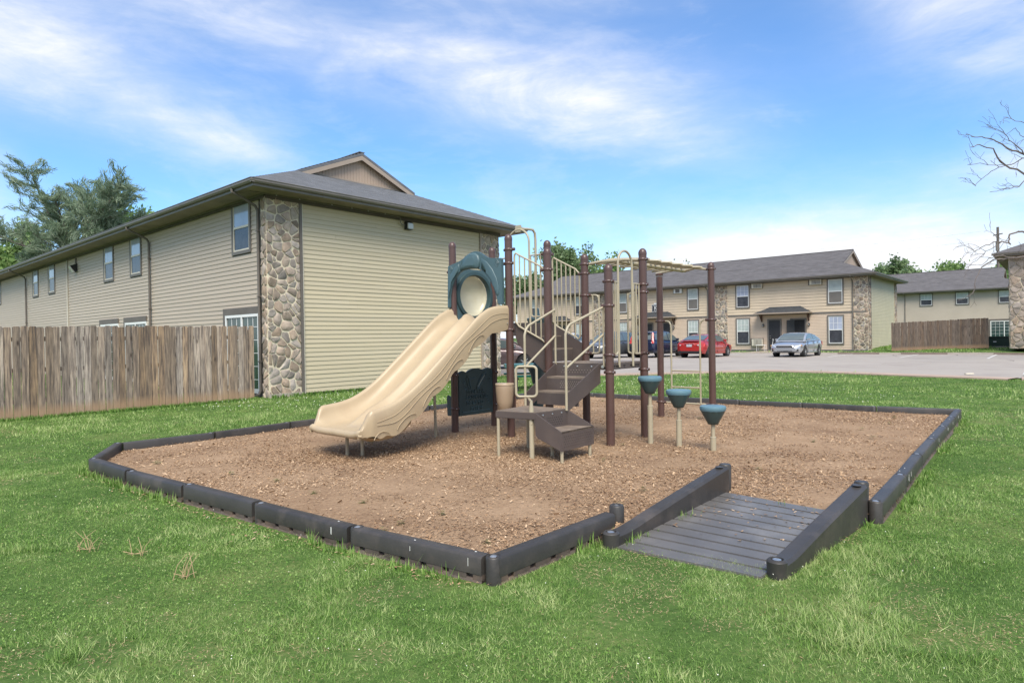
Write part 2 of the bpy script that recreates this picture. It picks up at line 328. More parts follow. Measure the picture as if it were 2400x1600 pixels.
POLY=BORDER+[(2.80,5.03),(2.72,5.03),(2.60,5.12),(1.93,5.72),(1.86,5.74),(.80,4.66)]+FRONT[:-1]

# ------------------------------------------------------------------ ground, asphalt, kerb
def gmat(name,base):
    m=bpy.data.materials.new(name); m.use_nodes=True; t=m.node_tree; L=t.links; b=t.nodes['Principled BSDF']
    c=t.nodes.new('ShaderNodeTexCoord'); n=nd(t,'ShaderNodeTexNoise',Scale=.9,Detail=9.0,Roughness=.65); L.new(c.outputs['Object'],n.inputs[0])
    n2=nd(t,'ShaderNodeTexNoise',Scale=26.0,Detail=6.0,Roughness=.7); L.new(c.outputs['Object'],n2.inputs[0])
    f=M_('ADD',M_('MULTIPLY',n.outputs[0],.55,tree=t),M_('MULTIPLY',n2.outputs[0],.45,tree=t),tree=t)
    r=t.nodes.new('ShaderNodeValToRGB'); e=r.color_ramp.elements
    for i,(p,cc) in enumerate(base):
        if i<2: e[i].position=p; e[i].color=(*cc,1)
        else: x=e.new(p); x.color=(*cc,1)
    L.new(f,r.inputs[0]); L.new(r.outputs[0],b.inputs['Base Color']); b.inputs['Roughness'].default_value=.95; b.inputs['Specular IOR Level'].default_value=.1
    bp=nd(t,'ShaderNodeBump',Strength=.6,Distance=.03); L.new(n2.outputs[0],bp.inputs['Height']); L.new(bp.outputs[0],b.inputs['Normal']); return m
m_ground=gmat('lawn_soil_shade',[(.30,(.03,.06,.014)),(.80,(.40,.28,.15)),(.50,(.08,.14,.035)),(.64,(.17,.20,.07))])  # tan is soil; dark green stops paint the shade between blades
m_mulch=gmat('wood_chip_bed',[(.28,(.14,.082,.05)),(.75,(.46,.32,.21)),(.5,(.295,.198,.124))])
mb=MB(); xs=[-1500,-600,-250,-120]+[i*1.0 for i in range(-60,76,1)]+[120,250,600,1500]; ys=[-60,-20]+[i*1.0 for i in range(-8,110)]+[140,200,400,900,2200]
mb.grid([[Vector((x,y,hgt(x,y))) for x in xs] for y in ys]); tag(mb.build('ground',m_ground,smooth=True),kind='structure')
# parking lot
near=[(-40,40),(-22,34),(-10,29.5),(-.47,26.5),(3.7,25.3),(7.0,25.6),(10.3,26.4),(12.4,24.6),(13.6,22.9),(14.9,21.0),(15.6,20.0),(40,4)]
far_off=7.0
B0=Vector((26.645,47.27,0))
farA=B0-gdir*far_off
def farpt(t): p=farA+wdir*t; return (p.x,p.y)
far=[farpt(70),farpt(50),farpt(35),farpt(20),farpt(9),farpt(3),farpt(-1),farpt(-4.5),farpt(-9),farpt(-14),farpt(-22),farpt(-40)]
m_asph=mat('asphalt_lot',(.335,.30,.265),.9,.06,.25,bump=.25,bscale=35,dirt=((.245,.21,.19),.45,.9),coord='Object')
mb=MB(); rows=[]
for i in range(len(near)-1):
    for k in range(14):
        u=k/14; a=Vector((*near[i],0)).lerp(Vector((*near[i+1],0)),u); b=Vector((*far[i],0)).lerp(Vector((*far[i+1],0)),u)
        rows.append([Vector(((q:=a.lerp(b,v/26)).x,q.y,hgt(q.x,q.y)+.035)) for v in range(27)])
mb.grid(rows); tag(mb.build('parking_lot',m_asph,smooth=True),kind='structure')
LOT=near+far[::-1]
mb=MB(); rc_=random.Random(12)
for _ in range(16):
    t=rc_.uniform(-9,22); g_=rc_.uniform(1,15); p=farA+wdir*t-gdir*g_; a=rc_.choice([ang,ang+PI/2])+rc_.uniform(-.35,.35)
    for k in range(rc_.randint(8,22)):
        a+=rc_.uniform(-.35,.35); q=p+Vector((math.cos(a),math.sin(a),0))*.45; n_=Vector((-math.sin(a),math.cos(a),0))*rc_.uniform(.010,.028)
        if inpoly(np.array([q.x]),np.array([q.y]),near+far[::-1])[0] and inpoly(np.array([p.x]),np.array([p.y]),near+far[::-1])[0]: mb.add([Vector((v.x,v.y,hgt(v.x,v.y)+.039)) for v in (p-n_,p+n_,q+n_,q-n_)],[(0,1,2,3)])
        p=q
tag(mb.build('asphalt_cracks',mat('crack_dark',(.12,.10,.09),.9,.2,5)),kind='structure')
# painted bay lines
m_paintw=mat('road_paint_white',(.62,.60,.57),.8,.15,4)
mb=MB()
for (x,y) in [(24.03,31.9),(21.14,34.4),(18.4,36.8),(15.6,39.2),(12.8,41.6),(10.1,44.0),(7.4,46.4)]:
    e0=Vector((x,y,0))
    for k in range(8):
        p=e0+gdir*(k*.72); q=e0+gdir*((k+1)*.72); s_=wdir*.055
        mb.add([Vector((a.x,a.y,hgt(a.x,a.y)+.041)) for a in (p-s_,p+s_,q+s_,q-s_)],[(0,1,2,3)])
tag(mb.build('bay_markings',m_paintw),kind='structure')
mb=MB()
def strip(mb,pts,w0,h0,w1=None):
    rows=[]
    for i,p in enumerate(pts):
        p=Vector((*p,0)); a=Vector((*pts[max(i-1,0)],0)); b=Vector((*pts[min(i+1,len(pts)-1)],0)); t=(b-a).normalized(); n=Vector((-t.y,t.x,0)); z=hgt(p.x,p.y)
        rows.append([Vector((*(p+n*o).xy,z+hh)) for o,hh in ((-w0/2,-.1),(-w0/2,h0),(w0/2,h0),(w0/2,-.1))])
    mb.grid(rows)
def dens(pts,st=1.0):
    o=[]
    for a,b in zip(pts,pts[1:]):
        a=Vector(a);b=Vector(b); n=max(1,int((b-a).length/st))
        o+=[tuple(a.lerp(b,k/n)) for k in range(n)]
    return o+[tuple(pts[-1])]
strip(mb,dens([far[i] for i in range(0,12)]),.3,.12)
tag(mb.build('kerb',m_conc),kind='structure')
mb=MB(); strip(mb,dens([(x,y-.35) for x,y in near[3:11]]),.9,.045); tag(mb.build('pavement_strip',mat('pink_concrete',(.40,.30,.235),.85,.12,1.5,bump=.2,bscale=50)),kind='structure')
mb=MB(); strip(mb,dens([(15.9,19.7),(18.5,17.6),(30,9)]),1.2,.05); tag(mb.build('path',MATS['pink_concrete']),kind='structure')
# walk from the doors of building B to the kerb
mb=MB(); m_walk=mat('brownish_concrete',(.34,.26,.20),.85,.12,1.5,bump=.2,bscale=50)
for t0,t1 in ((4.2,7.6),(15.8,19.0)):
    rows=[]
    for k in range(9):
        p=B0-gdir*(.05+(far_off-.25)*k/8); rows.append([Vector((*(p+wdir*t).xy,hgt((p+wdir*t).x,(p+wdir*t).y)+.05)) for t in (t0,t1)])
    mb.grid(rows)
tag(mb.build('path',m_walk),kind='structure')
# ------------------------------------------------------------------ buildings
def stones_poly(w,h,sz,seed,gap=.026,margin=.0,elong=1.25):
    rr=random.Random(seed); nx=max(1,round(w/sz)); ny=max(1,round(h/(sz*.86))); pts=[]
    for j in range(-1,ny+1):
        for i in range(-1,nx+1):
            if rr.random()<.10: continue
            pts.append(((i+.5+(.25 if j%2 else -.25)+rr.uniform(-.52,.52))*w/nx,(j+.5+rr.uniform(-.55,.55))*h/ny))
    out=[]
    for i,(x,y) in enumerate(pts):
        poly=[(0+margin,0),(w-margin,0),(w-margin,h),(0+margin,h)]
        for j,(a,b) in enumerate(pts):
            if i==j or abs(a-x)>2.6*sz or abs(b-y)>2.6*sz: continue
            mx_,my=(x+a)/2,(y+b)/2; dx,dy=a-x,b-y; L=math.hypot(dx,dy)
            if L<1e-6: continue
            dx/=L; dy/=L; lim=mx_*dx+my*dy-gap/2
            new=[]
            for k in range(len(poly)):
                p,q=poly[k],poly[(k+1)%len(poly)]; dp=p[0]*dx+p[1]*dy-lim; dq=q[0]*dx+q[1]*dy-lim
                if dp<=0: new.append(p)
                if dp*dq<0: t=dp/(dp-dq); new.append((p[0]+t*(q[0]-p[0]),p[1]+t*(q[1]-p[1])))
            poly=new
            if len(poly)<3: break
        if len(poly)<3: continue
        A=sum(poly[k][0]*poly[(k+1)%len(poly)][1]-poly[(k+1)%len(poly)][0]*poly[k][1] for k in range(len(poly)))/2
        if abs(A)<.0035: continue
        # round the corners
        rp=[]
        for k in range(len(poly)):
            p=poly[k-1]; q=poly[k]; r=poly[(k+1)%len(poly)]
            l1=math.hypot(p[0]-q[0],p[1]-q[1]); l2=math.hypot(r[0]-q[0],r[1]-q[1])
            c1=min(.26*l1,.026)/max(l1,1e-6); c2=min(.26*l2,.026)/max(l2,1e-6)
            rp+=[(q[0]+(p[0]-q[0])*c1,q[1]+(p[1]-q[1])*c1),(q[0]+(r[0]-q[0])*c2,q[1]+(r[1]-q[1])*c2)]
        out.append(rp)
    return out
def stone_geo(mb,poly,O,U,Vv,Nn,rr,depth=.035):
    n=len(poly); cx=sum(p[0] for p in poly)/n; cy=sum(p[1] for p in poly)/n
    tx,ty=rr.uniform(-.13,.13),rr.uniform(-.13,.13); d=depth*rr.uniform(.45,1.3)
    P=lambda x,y,z:O+U*x+Vv*y+Nn*z
    base=[P(x,y,-.01) for x,y in poly]; mid=[P(cx+(x-cx)*.97,cy+(y-cy)*.97,d*.6+tx*(x-cx)+ty*(y-cy)) for x,y in poly]; top=[P(cx+(x-cx)*.88,cy+(y-cy)*.88,d+tx*(x-cx)+ty*(y-cy)+rr.uniform(-.003,.003)) for x,y in poly]
    vs=base+mid+top+[P(cx,cy,d*1.05)]
    fs=[(i,(i+1)%n,n+(i+1)%n,n+i) for i in range(n)]+[(n+i,n+(i+1)%n,2*n+(i+1)%n,2*n+i) for i in range(n)]+[(2*n+i,2*n+(i+1)%n,3*n) for i in range(n)]
    mb.add(vs,fs)
def pier(root,O,U,w,h,seed,sz,single,Nn,nm='stone_pier',mm=None,depth=.026):
    """stone facing on a flat pier: mortar slab and stones"""
    Vv=Vector((0,0,1)); mb=MB(); mb.box(O+U*(w/2)+Vv*(h/2)+Nn*.005,(w,.05,h),(U,Nn,Vv)); p=mb.build(nm,m_mortar,root)
    rr=random.Random(seed+5); O2=O+Nn*.03
    polys=stones_poly(w,h,sz,seed)
    if single:
        for q in polys:
            s=MB(); stone_geo(s,q,O2,U,Vv,Nn,rr,depth); s.build('stone',mm or m_stone,p,smooth=True)
    else:
        s=MB(); cols=[]
        for q in polys:
            a=len(s.v); stone_geo(s,q,O2,U,Vv,Nn,rr,depth); t=rr.uniform(.6,1.35); tw=rr.uniform(.9,1.1); cols+=[(t*tw,t,t/tw,1)]*(len(s.v)-a)
        o=s.build('stonework',mm or m_stoneB,p,smooth=True,stuff=True)
        if len(cols)==len(o.data.vertices):
            at=o.data.attributes.new('Col','FLOAT_COLOR','POINT'); at.data.foreach_set('color',[c for q in cols for c in q])
    return p
# shared siding plank, unit length along X, outward -Y
def plank_mesh(name,e,m,out=.02):
    b=MB(); prof=[(0,0),(-out,0),(-out,e*.10),(-out*.25,e*.93),(-.001,e*1.0),(0,e*1.0)]
    b.prism([Vector((0,y,z)) for y,z in prof],Vector((1,0,0))); o=b.build(name,m); me=o.data; bpy.data.objects.remove(o); return me
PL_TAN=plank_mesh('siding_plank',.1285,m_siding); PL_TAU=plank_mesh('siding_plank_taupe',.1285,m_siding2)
def plank_wall(root,me,axis,x0,x1,z0,z1,e,holes=(),seams=2,seed=0):
    rr=random.Random(seed); z=z0
    while z<z1-.02:
        segs=[(x0,x1)]
        for (a,b,c,d) in holes:
            if z+e*.5>c and z+e*.5<d:
                ns=[]
                for s0,s1 in segs:
                    if b<=s0 or a>=s1: ns.append((s0,s1)); continue
                    if a>s0: ns.append((s0,a))
                    if b<s1: ns.append((b,s1))
                segs=ns
        for s0,s1 in segs:
            cuts=[s0]
            if s1-s0>3: 
                k=max(1,int((s1-s0)/seams)); cuts+=sorted(s0+(i+rr.uniform(.15,.85))*(s1-s0)/k for i in range(k))
            cuts.append(s1)
            for a,b in zip(cuts,cuts[1:]):
                if b-a<.05: continue
                L=b-a-.003
                if axis=='x': inst('siding_plank',me,root,(a,rr.uniform(-.002,.001),z+rr.uniform(-.0015,.0015)),(L,1,1),(0,rr.uniform(-.0006,.0006),0))
                else: inst('siding_plank',me,root,(0,b,z),(L,1,1),(0,0,-PI/2))
        z+=e
def siding_joined(root,mt,axis,x0,x1,z0,z1,e,out=.02):
    b=MB(); z=z0
    while z<z1-.02:
        ee=min(e,z1-z); prof=[(0,0),(-out,0),(-out,ee*.1),(-out*.2,ee*.97),(0,ee*.97)]
        if axis=='x': b.prism([Vector((x0,y,z+h)) for y,h in prof],Vector((x1-x0,0,0)))
        else: b.prism([Vector((y,x0,z+h)) for y,h in prof],Vector((0,x1-x0,0)))
        z+=e
    return b.build('siding',mt,root,stuff=True)
def window(root,y0,y1,z0,z1,kind='up',trim=.09,tm=None,axis='y',grid_up=False,lower='dark',blind=False,sash=None,outer=True):
    """double-hung window on the long wall (outward -X): outer trim box y0..y1, z0..z1"""
    tm=tm or m_trimgrey; sm=sash or m_cream
    def bx(b,a0,a1,c0,c1,d0,d1):
        if axis=='y': b.box((-(d0+d1)/2,(a0+a1)/2,(c0+c1)/2),(d1-d0,a1-a0,c1-c0))
        else: b.box(((a0+a1)/2,-(d0+d1)/2,(c0+c1)/2),(a1-a0,d1-d0,c1-c0))
    b=MB()
    bx(b,y0,y0+trim,z0,z1,0,.05); bx(b,y1-trim,y1,z0,z1,0,.05); bx(b,y0+trim,y1-trim,z1-trim,z1,0,.05); bx(b,y0+trim,y1-trim,z0,z0+trim,0,.052)
    w=b.build('window',tm,root)
    if sash is m_white: w.location=(-.032,0,0)
    a0,a1,c0,c1=y0+trim,y1-trim,z0+trim,z1-trim; zm=(c0+c1)/2; f=.045
    b=MB(); bx(b,a0,a0+f,c0,c1,0,.035); bx(b,a1-f,a1,c0,c1,0,.035); bx(b,a0+f,a1-f,c1-f,c1,0,.035); bx(b,a0+f,a1-f,c0,c0+f,0,.036); bx(b,a0+f,a1-f,zm-f*.7,zm+f*.7,0,.042)
    b.build('frame',sm,w)
    b=MB(); bx(b,a0+f,a1-f,zm+f*.7,c1-f,.0,.022); b.build('pane',m_blinds if blind else m_glassup,w)
    b=MB(); bx(b,a0+f,a1-f,c0+f,zm-f*.7,.0,.018); b.build('pane',m_glassdn if lower=='dark' else m_trimgrey,w)
    if grid_up:
        b=MB(); 
        for k in (1,2): yy=a0+f+(a1-a0-2*f)*k/3; bx(b,yy-.011,yy+.011,zm,c1-f,.02,.03)
        zz=(zm+c1)/2; bx(b,a0+f,a1-f,zz-.011,zz+.011,.021,.031); b.build('muntins',sm,w)
    return w
def roof_set(root,L,W_,ez,o=.7,mroof=None,inset=2.33,ends=(True,True),k=.43,gutter=True,mg=None):
    """Dutch gable roof over x 0..W, y 0..L"""
    mroof=mroof or m_roof; th=.09; rz=ez+k*(W_/2+o); gx0=inset; gz0=ez+k*(inset+o); y0,y1=-o,L+o
    b=MB()
    ya=inset if ends[0] else -o; yb=L-inset if ends[1] else L+o
    # long slopes (main), as slabs
    def slab(pts):
        b.prism([Vector(p) for p in pts],Vector((0,0,-th)))
    xl,xr,xm=-o,W_+o,W_/2
    slab([(xl,y0,ez),(gx0,ya,gz0),(gx0,yb,gz0),(xl,y1,ez)]); 
    slab([(xr,y0,ez),(xr,y1,ez),(W_-gx0,yb,gz0),(W_-gx0,ya,gz0)])
    # upper part with rake overhang
    e=.22
    ya2=ya-e if ends[0] else ya; yb2=yb+e if ends[1] else yb
    slab([(gx0-.0,ya2,gz0+.012),(xm,ya2,rz+.012),(xm,yb2,rz+.012),(gx0,yb2,gz0+.012)])
    slab([(W_-gx0,ya2,gz0+.012),(W_-gx0,yb2,gz0+.012),(xm,yb2,rz+.012),(xm,ya2,rz+.012)])
    if ends[0]: slab([(xl,y0,ez+.001),(xr,y0,ez+.001),(W_-gx0,ya,gz0+.001),(gx0,ya,gz0+.001)])
    if ends[1]: slab([(xl,y1,ez+.001),(gx0,yb,gz0+.001),(W_-gx0,yb,gz0+.001),(xr,y1,ez+.001)])
    rf=b.build('roof',mroof,root)
    # shingle courses as low steps on the two slopes seen
    b=MB(); n=int((gx0+o)/.14/math.cos(math.atan(k)))
    def course(x0_,x1_,ylo0,ylo1,yhi0,yhi1,z0_,z1_,n):
        for i in range(n):
            t0=i/n; t1=(i+.96)/n
            f=lambda a,c,t:a+(c-a)*t
            x0=f(x0_,x1_,t0);x1=f(x0_,x1_,t1);z0=f(z0_,z1_,t0);z1=f(z0_,z1_,t1)
            A=Vector((x0,f(ylo0,yhi0,t0),z0+.020));B=Vector((x0,f(ylo1,yhi1,t0),z0+.012));C=Vector((x1,f(ylo1,yhi1,t1),z1+.003));D_=Vector((x1,f(ylo0,yhi0,t1),z1+.003))
            dn_=Vector((0,0,-.022)); b.add([A,B,C,D_,A+dn_,B+dn_],[(0,1,2,3),(0,4,5,1)])
    if L<50:
        nn=34
        course(xl,gx0,y0,y1,ya,yb,ez+.004,gz0+.004,nn//2); course(gx0,xm,ya2,yb2,ya2,yb2,gz0+.016,rz+.016,nn//2)
        if ends[0]:
            for i in range(17):
                t0=i/17;t1=(i+.96)/17; f=lambda a,c,t:a+(c-a)*t
                A=Vector((f(xl,gx0,t0),f(y0,ya,t0),f(ez,gz0,t0)+.016));B=Vector((f(xr,W_-gx0,t0),A.y,A.z));C=Vector((f(xr,W_-gx0,t1),f(y0,ya,t1),f(ez,gz0,t1)+.007));D_=Vector((f(xl,gx0,t1),C.y,C.z))
                dn_=Vector((0,0,-.022)); b.add([A,B,C,D_,A+dn_,B+dn_],[(0,1,2,3),(0,4,5,1)])
        b.build('shingle_courses',mroof,rf,stuff=True)
    b=MB(); b.box((xm,(ya2+yb2)/2,rz+.03),(.22,yb2-ya2,.03)); b.build('ridge_cap',mroof,rf)
    # gablets
    for en,yy,sg in ((ends[0],ya,-1),(ends[1],yb,1)):
        if not en: continue
        ib=.14; zb=gz0+.02
        g=MB(); g.prism([Vector((gx0+.06,yy,zb)),Vector((W_-gx0-.06,yy,zb)),Vector((xm,yy,rz-.1))],Vector((0,-sg*.06,0))); gb=g.build('gablet',m_trim,root)
        n=34; x0=gx0+.3; wd=(W_-2*gx0-.6)/n
        for i in range(n):
            xa=x0+i*wd; xb=xa+wd*.93
            hz=lambda x:(gz0-.13+k*(min(x,W_-x)-gx0))
            za,zb2=hz(xa),hz(xb)
            if max(za,zb2)<zb+.05: continue
            q=MB(); pts=[Vector((xa,yy+sg*.012,zb+.03)),Vector((xb,yy+sg*.012,zb+.03)),Vector((xb,yy+sg*.012,max(zb2,zb+.04))),Vector((xa,yy+sg*.012,max(za,zb+.04)))]
            if xa<xm<xb: pts.insert(3,Vector((xm,yy+sg*.012,hz(xm))))
            q.prism(pts,Vector((0,sg*.012,0))); q.build('board',m_gablet,gb)
        q=MB()
        for s2 in (0,1):
            fx=lambda x:(W_-x) if s2 else x
            q.prism([Vector((fx(gx0-.02),yy+sg*.19,gz0-.085)),Vector((fx(xm),yy+sg*.19,rz-.085)),Vector((fx(xm),yy+sg*.19,rz-.24)),Vector((fx(gx0+.34),yy+sg*.19,gz0-.085))],Vector((0,sg*.025,0)))
            q.prism([Vector((fx(gx0-.02),yy,gz0-.095)),Vector((fx(xm),yy,rz-.095)),Vector((fx(xm),yy,rz-.115)),Vector((fx(gx0+.02),yy,gz0-.115))],Vector((0,sg*.19,0)))
        q.build('rake_trim',m_fascia,gb)
        q=MB(); q.box((xm,yy+sg*.035,zb+.0),(W_-2*gx0-.2,.03,.05)); q.build('gablet_sill',m_fascia,gb)
    # soffit, fascia, gutters
    b=MB(); zs=ez-th-.10
    b.box((-o/2-.003,L/2,zs),(o-.01,L+2*o-.02,.02)); b.box((W_+o/2+.003,L/2,zs),(o-.01,L+2*o-.02,.02))
    b.box((W_/2,-o/2-.003,zs-.002),(W_,o-.01,.02)); b.box((W_/2,L+o/2+.003,zs-.002),(W_,o-.01,.02)); b.build('soffit',m_soffit,rf)
    b=MB()
    for (cx,cy,dx,dy) in ((-o-.015,L/2,.03,L+2*o+.06),(W_+o+.015,L/2,.03,L+2*o+.06),(W_/2,-o-.015,W_+2*o,.03),(W_/2,L+o+.015,W_+2*o,.03)): b.box((cx,cy,ez-.13),(dx,dy,.16))
    b.build('fascia',m_gutter,rf)
    b=MB(); gp=[(0,0),(.07,0),(.10,.045),(.10,.095),(.115,.10),(.115,.115),(.0,.115)]
    zg=ez-.14; c=.03
    def gut(P0,P1,nrm):
        b.prism([P0+nrm*(c+a)+Vector((0,0,zg+z)) for a,z in gp],P1-P0)
    gut(Vector((-o,-o-.12,0)),Vector((-o,L+o+.12,0)),Vector((-1,0,0))); gut(Vector((-o-.118,-o,0)),Vector((W_+o+.118,-o,0)),Vector((0,-1,0)))
    gut(Vector((W_+o,-o-.12,0)),Vector((W_+o,L+o+.12,0)),Vector((1,0,0)))
    b.build('gutter',m_gutter,rf,smooth=False)
    return rz
def downspout(root,y,ez,zb,o=.7,x=-.075,m=None,r=.038,zbot=.05):
    b=MB(); pts=[(-o-.08,y+.0,ez-.13),(-o-.08,y,ez-.22),(-o*.6,y,ez-.36),(x-.06,y,ez-.50),(x,y,ez-.62),(x,y,zbot+.15),(x-.05,y,zbot+.05),(x-.22,y,zbot)]
    q=[]
    for i in range(len(pts)-1):
        a=Vector(pts[i]);c=Vector(pts[i+1]); q+=[a.lerp(c,t/3) for t in range(3)]
    q.append(Vector(pts[-1])); b.tube(q,r,8); d=b.build('downspout',m or m_trim,root,smooth=True)
    b=MB()
    for z in (zb+.8,zb+2.6,zb+4.4): b.box((x,y,z),(.09,.10,.03))
    b.build('bracket',m or m_trim,d)

# ---- building A (left)
A0=(-6.655,17.259,0); LA=46.;WA=9.4
A=thing('apartment_building','long two-storey tan apartment building at left with a blank siding end wall behind the slide','building',A0,R(48.9)-R(90)+R(90))
A.rotation_euler=(0,0,ang)
# local frame: X=gdir, Y=wdir
b=MB(); b.box((WA/2,LA/2,2.8),(WA-.004,LA-.004,5.56)); b.build('wall',m_frieze,A)
b=MB(); b.box((WA/2,LA/2,.0),(WA-.06,LA-.06,.3)); b.build('foundation',m_conc,A)
Aez=5.78
roof_set(A,LA,WA,Aez)
winA=[(.84,1.99),(9.22,10.4),(12.25,13.45),(20.72,21.92),(23.83,25.0),(32.65,33.85),(35.9,37.1)]
holesA=[(a+.02,c-.02,4.1,5.62) for a,c in winA]+[(.44,2.6,0,2.54),(8.8,11.15,0,2.55),(11.78,14.07,0,2.55),(.25,.42,0,5.6)]
sw=bpy.data.objects.new('long_wall_siding',None); COL.objects.link(sw); sw.parent=A
gw=bpy.data.objects.new('gable_siding',None); COL.objects.link(gw); gw.parent=A
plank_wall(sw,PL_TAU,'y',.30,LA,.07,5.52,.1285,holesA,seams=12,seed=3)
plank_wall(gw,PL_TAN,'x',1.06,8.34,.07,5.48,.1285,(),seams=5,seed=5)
for a,c in winA: window(A,a,c,4.08,5.62)
# corner trims, frieze
b=MB(); b.box((.995,-.03,2.8),(.088,.07,5.5)); b.build('corner_trim',m_trim,A)
b=MB(); b.box((1.05,-.028,2.8),(.02,.06,5.5)); b.build('trim_edge',m_cream,A)
b=MB(); b.box((8.385,-.03,2.8),(.085,.07,5.5)); b.build('corner_trim',m_fascia,A)
b=MB(); b.box((WA/2,-.055,5.52),(WA+.1,.03,.13)); b.box((-.055,LA/2,5.53),(.03,LA,.12)); b.build('frieze_board',m_frieze,A)
pier(A,Vector((-.025,0,0)),Vector((1,0,0)),.975,5.52,21,.235,True,Vector((0,-1,0)))
pier(A,Vector((0,.26,0)),Vector((0,-1,0)),.282,5.52,22,.22,True,Vector((-1,0,0)))
pier(A,Vector((8.43,0,0)),Vector((1,0,0)),.97,5.52,23,.26,True,Vector((0,-1,0)))
b=MB(); b.box((.47,-.045,.05),(1.0,.05,.12)); b.build('stone_footing',m_conc,A)
for y in (.345,8.35,26.3): downspout(A,y,Aez,.2)
b=MB(); b.tube([(-.045,18.6,.1),(-.045,18.6,5.45)],.04,8); b.build('vent_pipe',mat('pale_pipe',(.45,.42,.36),.6,.05,3),A)
# patio doors behind the fence
def patio(root,y0,y1,zt,hdr=.2):
    b=MB(); b.box((-.03,(y0+y1)/2,zt-hdr/2),(.06,y1-y0,hdr)); b.box((-.03,y1-.05,(zt-hdr)/2),(.06,.1,zt-hdr)); d=b.build('patio_door',m_trim,root)
    b=MB(); f=.07; z1=zt-hdr; z0=.12; ya=y0+.0; yb=y1-.12
    for (a,c) in ((ya,ya+f),((ya+yb)/2-f/2,(ya+yb)/2+f/2),(yb-f,yb)): b.box((-.03,(a+c)/2,(z0+z1)/2),(.05,c-a,z1-z0))
    b.box((-.03,(ya+yb)/2,z1-.04),(.052,yb-ya,.08)); b.box((-.03,(ya+yb)/2,z0+.05),(.052,yb-ya,.12)); b.build('frame',m_white,d)
    for (a,c) in ((ya+f,(ya+yb)/2-f/2),((ya+yb)/2+f/2,yb-f)):
        b=MB(); b.box((-.015,(a+c)/2,(z0+z1)/2),(.014,c-a,z1-z0-.1)); b.build('pane',mat('patio_glass',(.035,.07,.065),.1,.3,3,spec=.8),d)
        b=MB()
        for k in range(1,3): b.box((-.026,a+(c-a)*k/3,(z0+z1)/2),(.01,.016,z1-z0))
        for k in range(1,6): b.box((-.027,(a+c)/2,z0+(z1-z0)*k/6),(.01,c-a,.016))
        b.build('muntins',m_white,d)
patio(A,.44,2.6,2.54); patio(A,8.8,11.15,2.56); patio(A,11.78,14.07,2.56)
# conduit with clips and flood light on the gable
b=MB(); b.tube([(-.5,-.09,5.56),(0,-.09,5.56),(3.9,-.09,5.55),(4.42,-.09,5.55)],.012,6); b.tube([(-.09,-.1,5.56),(-.09,22,5.56)],.012,6)
b.tube([(4.42,-.09,5.55),(4.52,-.10,5.54),(4.56,-.10,5.48),(4.57,-.10,5.36),(4.62,-.11,5.30),(4.74,-.11,5.29)],.014,6); b.build('conduit',m_gutter,A,smooth=True)
for x in (.25,.95,2.0,2.7,3.3,3.95):
    b=MB(); b.box((x,-.095,5.57),(.03,.03,.04)); b.build('conduit_clip',m_bolt,A)
fl=thing('flood_light','grey box flood light with clear lens under the eave of the blank end wall','light',tuple(Vector(A0)+gdir*4.9+Vector((0,0,5.3))),ang)
b=MB(); b.prism([Vector((-.13,-.03,-.13)),Vector((-.13,-.16,-.13)),Vector((-.13,-.20,.05)),Vector((-.13,-.14,.13)),Vector((-.13,-.03,.13))],Vector((.26,0,0))); b.build('housing',m_blackpl,fl,bevel=.01)
b=MB(); b.box((.0,-.195,-.02),(.235,.05,.19)); b.build('lens',m_lightgrey,fl,bevel=.015)
f2=thing('flood_light','dark wedge flood light beside the pale vent pipe on the long side wall','light',tuple(Vector(A0)+wdir*17.2+Vector((0,0,5.0))),ang)
b=MB(); b.prism([Vector((-.03,-.12,-.15)),Vector((-.10,-.12,-.2)),Vector((-.30,-.12,.08)),Vector((-.03,-.12,.2))],Vector((0,.24,0))); b.build('housing',m_blackpl,f2)
b=MB(); b.prism([Vector((-.11,-.10,-.2)),Vector((-.19,-.10,-.2)),Vector((-.32,-.10,.04)),Vector((-.30,-.10,.08))],Vector((0,.2,0))); b.build('lens',m_lightgrey,f2)
b=MB(); b.tube([(-.05,-.0,.2),(-.05,.0,.45)],.03,6); b.build('bracket',m_trim,f2)

# ---- building B (centre right)
hB=.13
def build_B(root,L,W_,full=True):
    base=0
    b=MB(); b.box((W_/2,L/2,2.85),(W_-.004,L-.004,5.75)); b.build('wall',m_trim,root)
    roof_set(root,L,W_,5.85,mroof=m_roofB,k=.40)
Bd=thing('apartment_building','two-storey beige apartment building with stone columns and dark entry canopies behind the parked cars','building',(26.645,47.27,hB),ang)
LB=34.5;WB=11.0
build_B(Bd,LB,WB)
siding_joined(Bd,m_siding3,'y',.92,LB,3.05,5.7,.235,.03); siding_joined(Bd,mat('siding_pinkish_beige',(.56,.44,.335),.65,.06,.8),'y',.92,LB,.12,2.93,.117,.02)
siding_joined(Bd,m_sidgreen,'x',1.05,WB-1,.1,5.7,.117,.02)
b=MB(); b.box((-.03,LB/2,2.99),(.06,LB,.10)); b.box((-.03,LB/2,.06),(.05,LB,.14)); b.box((-.035,LB/2,5.66),(.05,LB,.16)); b.build('belt_trim',m_trimgrey,Bd)
pier(Bd,Vector((0,.92,0)),Vector((0,-1,0)),.98,5.7,31,.27,False,Vector((-1,0,0)))
pier(Bd,Vector((0,0,0)),Vector((1,0,0)),1.0,5.7,32,.27,False,Vector((0,-1,0)))
pier(Bd,Vector((WB-1,0,0)),Vector((1,0,0)),1.0,5.7,33,.27,False,Vector((0,-1,0)))
for y in (11.95,24.4,35): 
    if y<LB: pier(Bd,Vector((-.01,y,0)),Vector((0,-1,0)),1.27,5.7,int(y),.27,False,Vector((-1,0,0)))
b=MB(); b.box((1.03,-.03,2.85),(.07,.07,5.6)); b.build('corner_trim',m_trim,Bd)
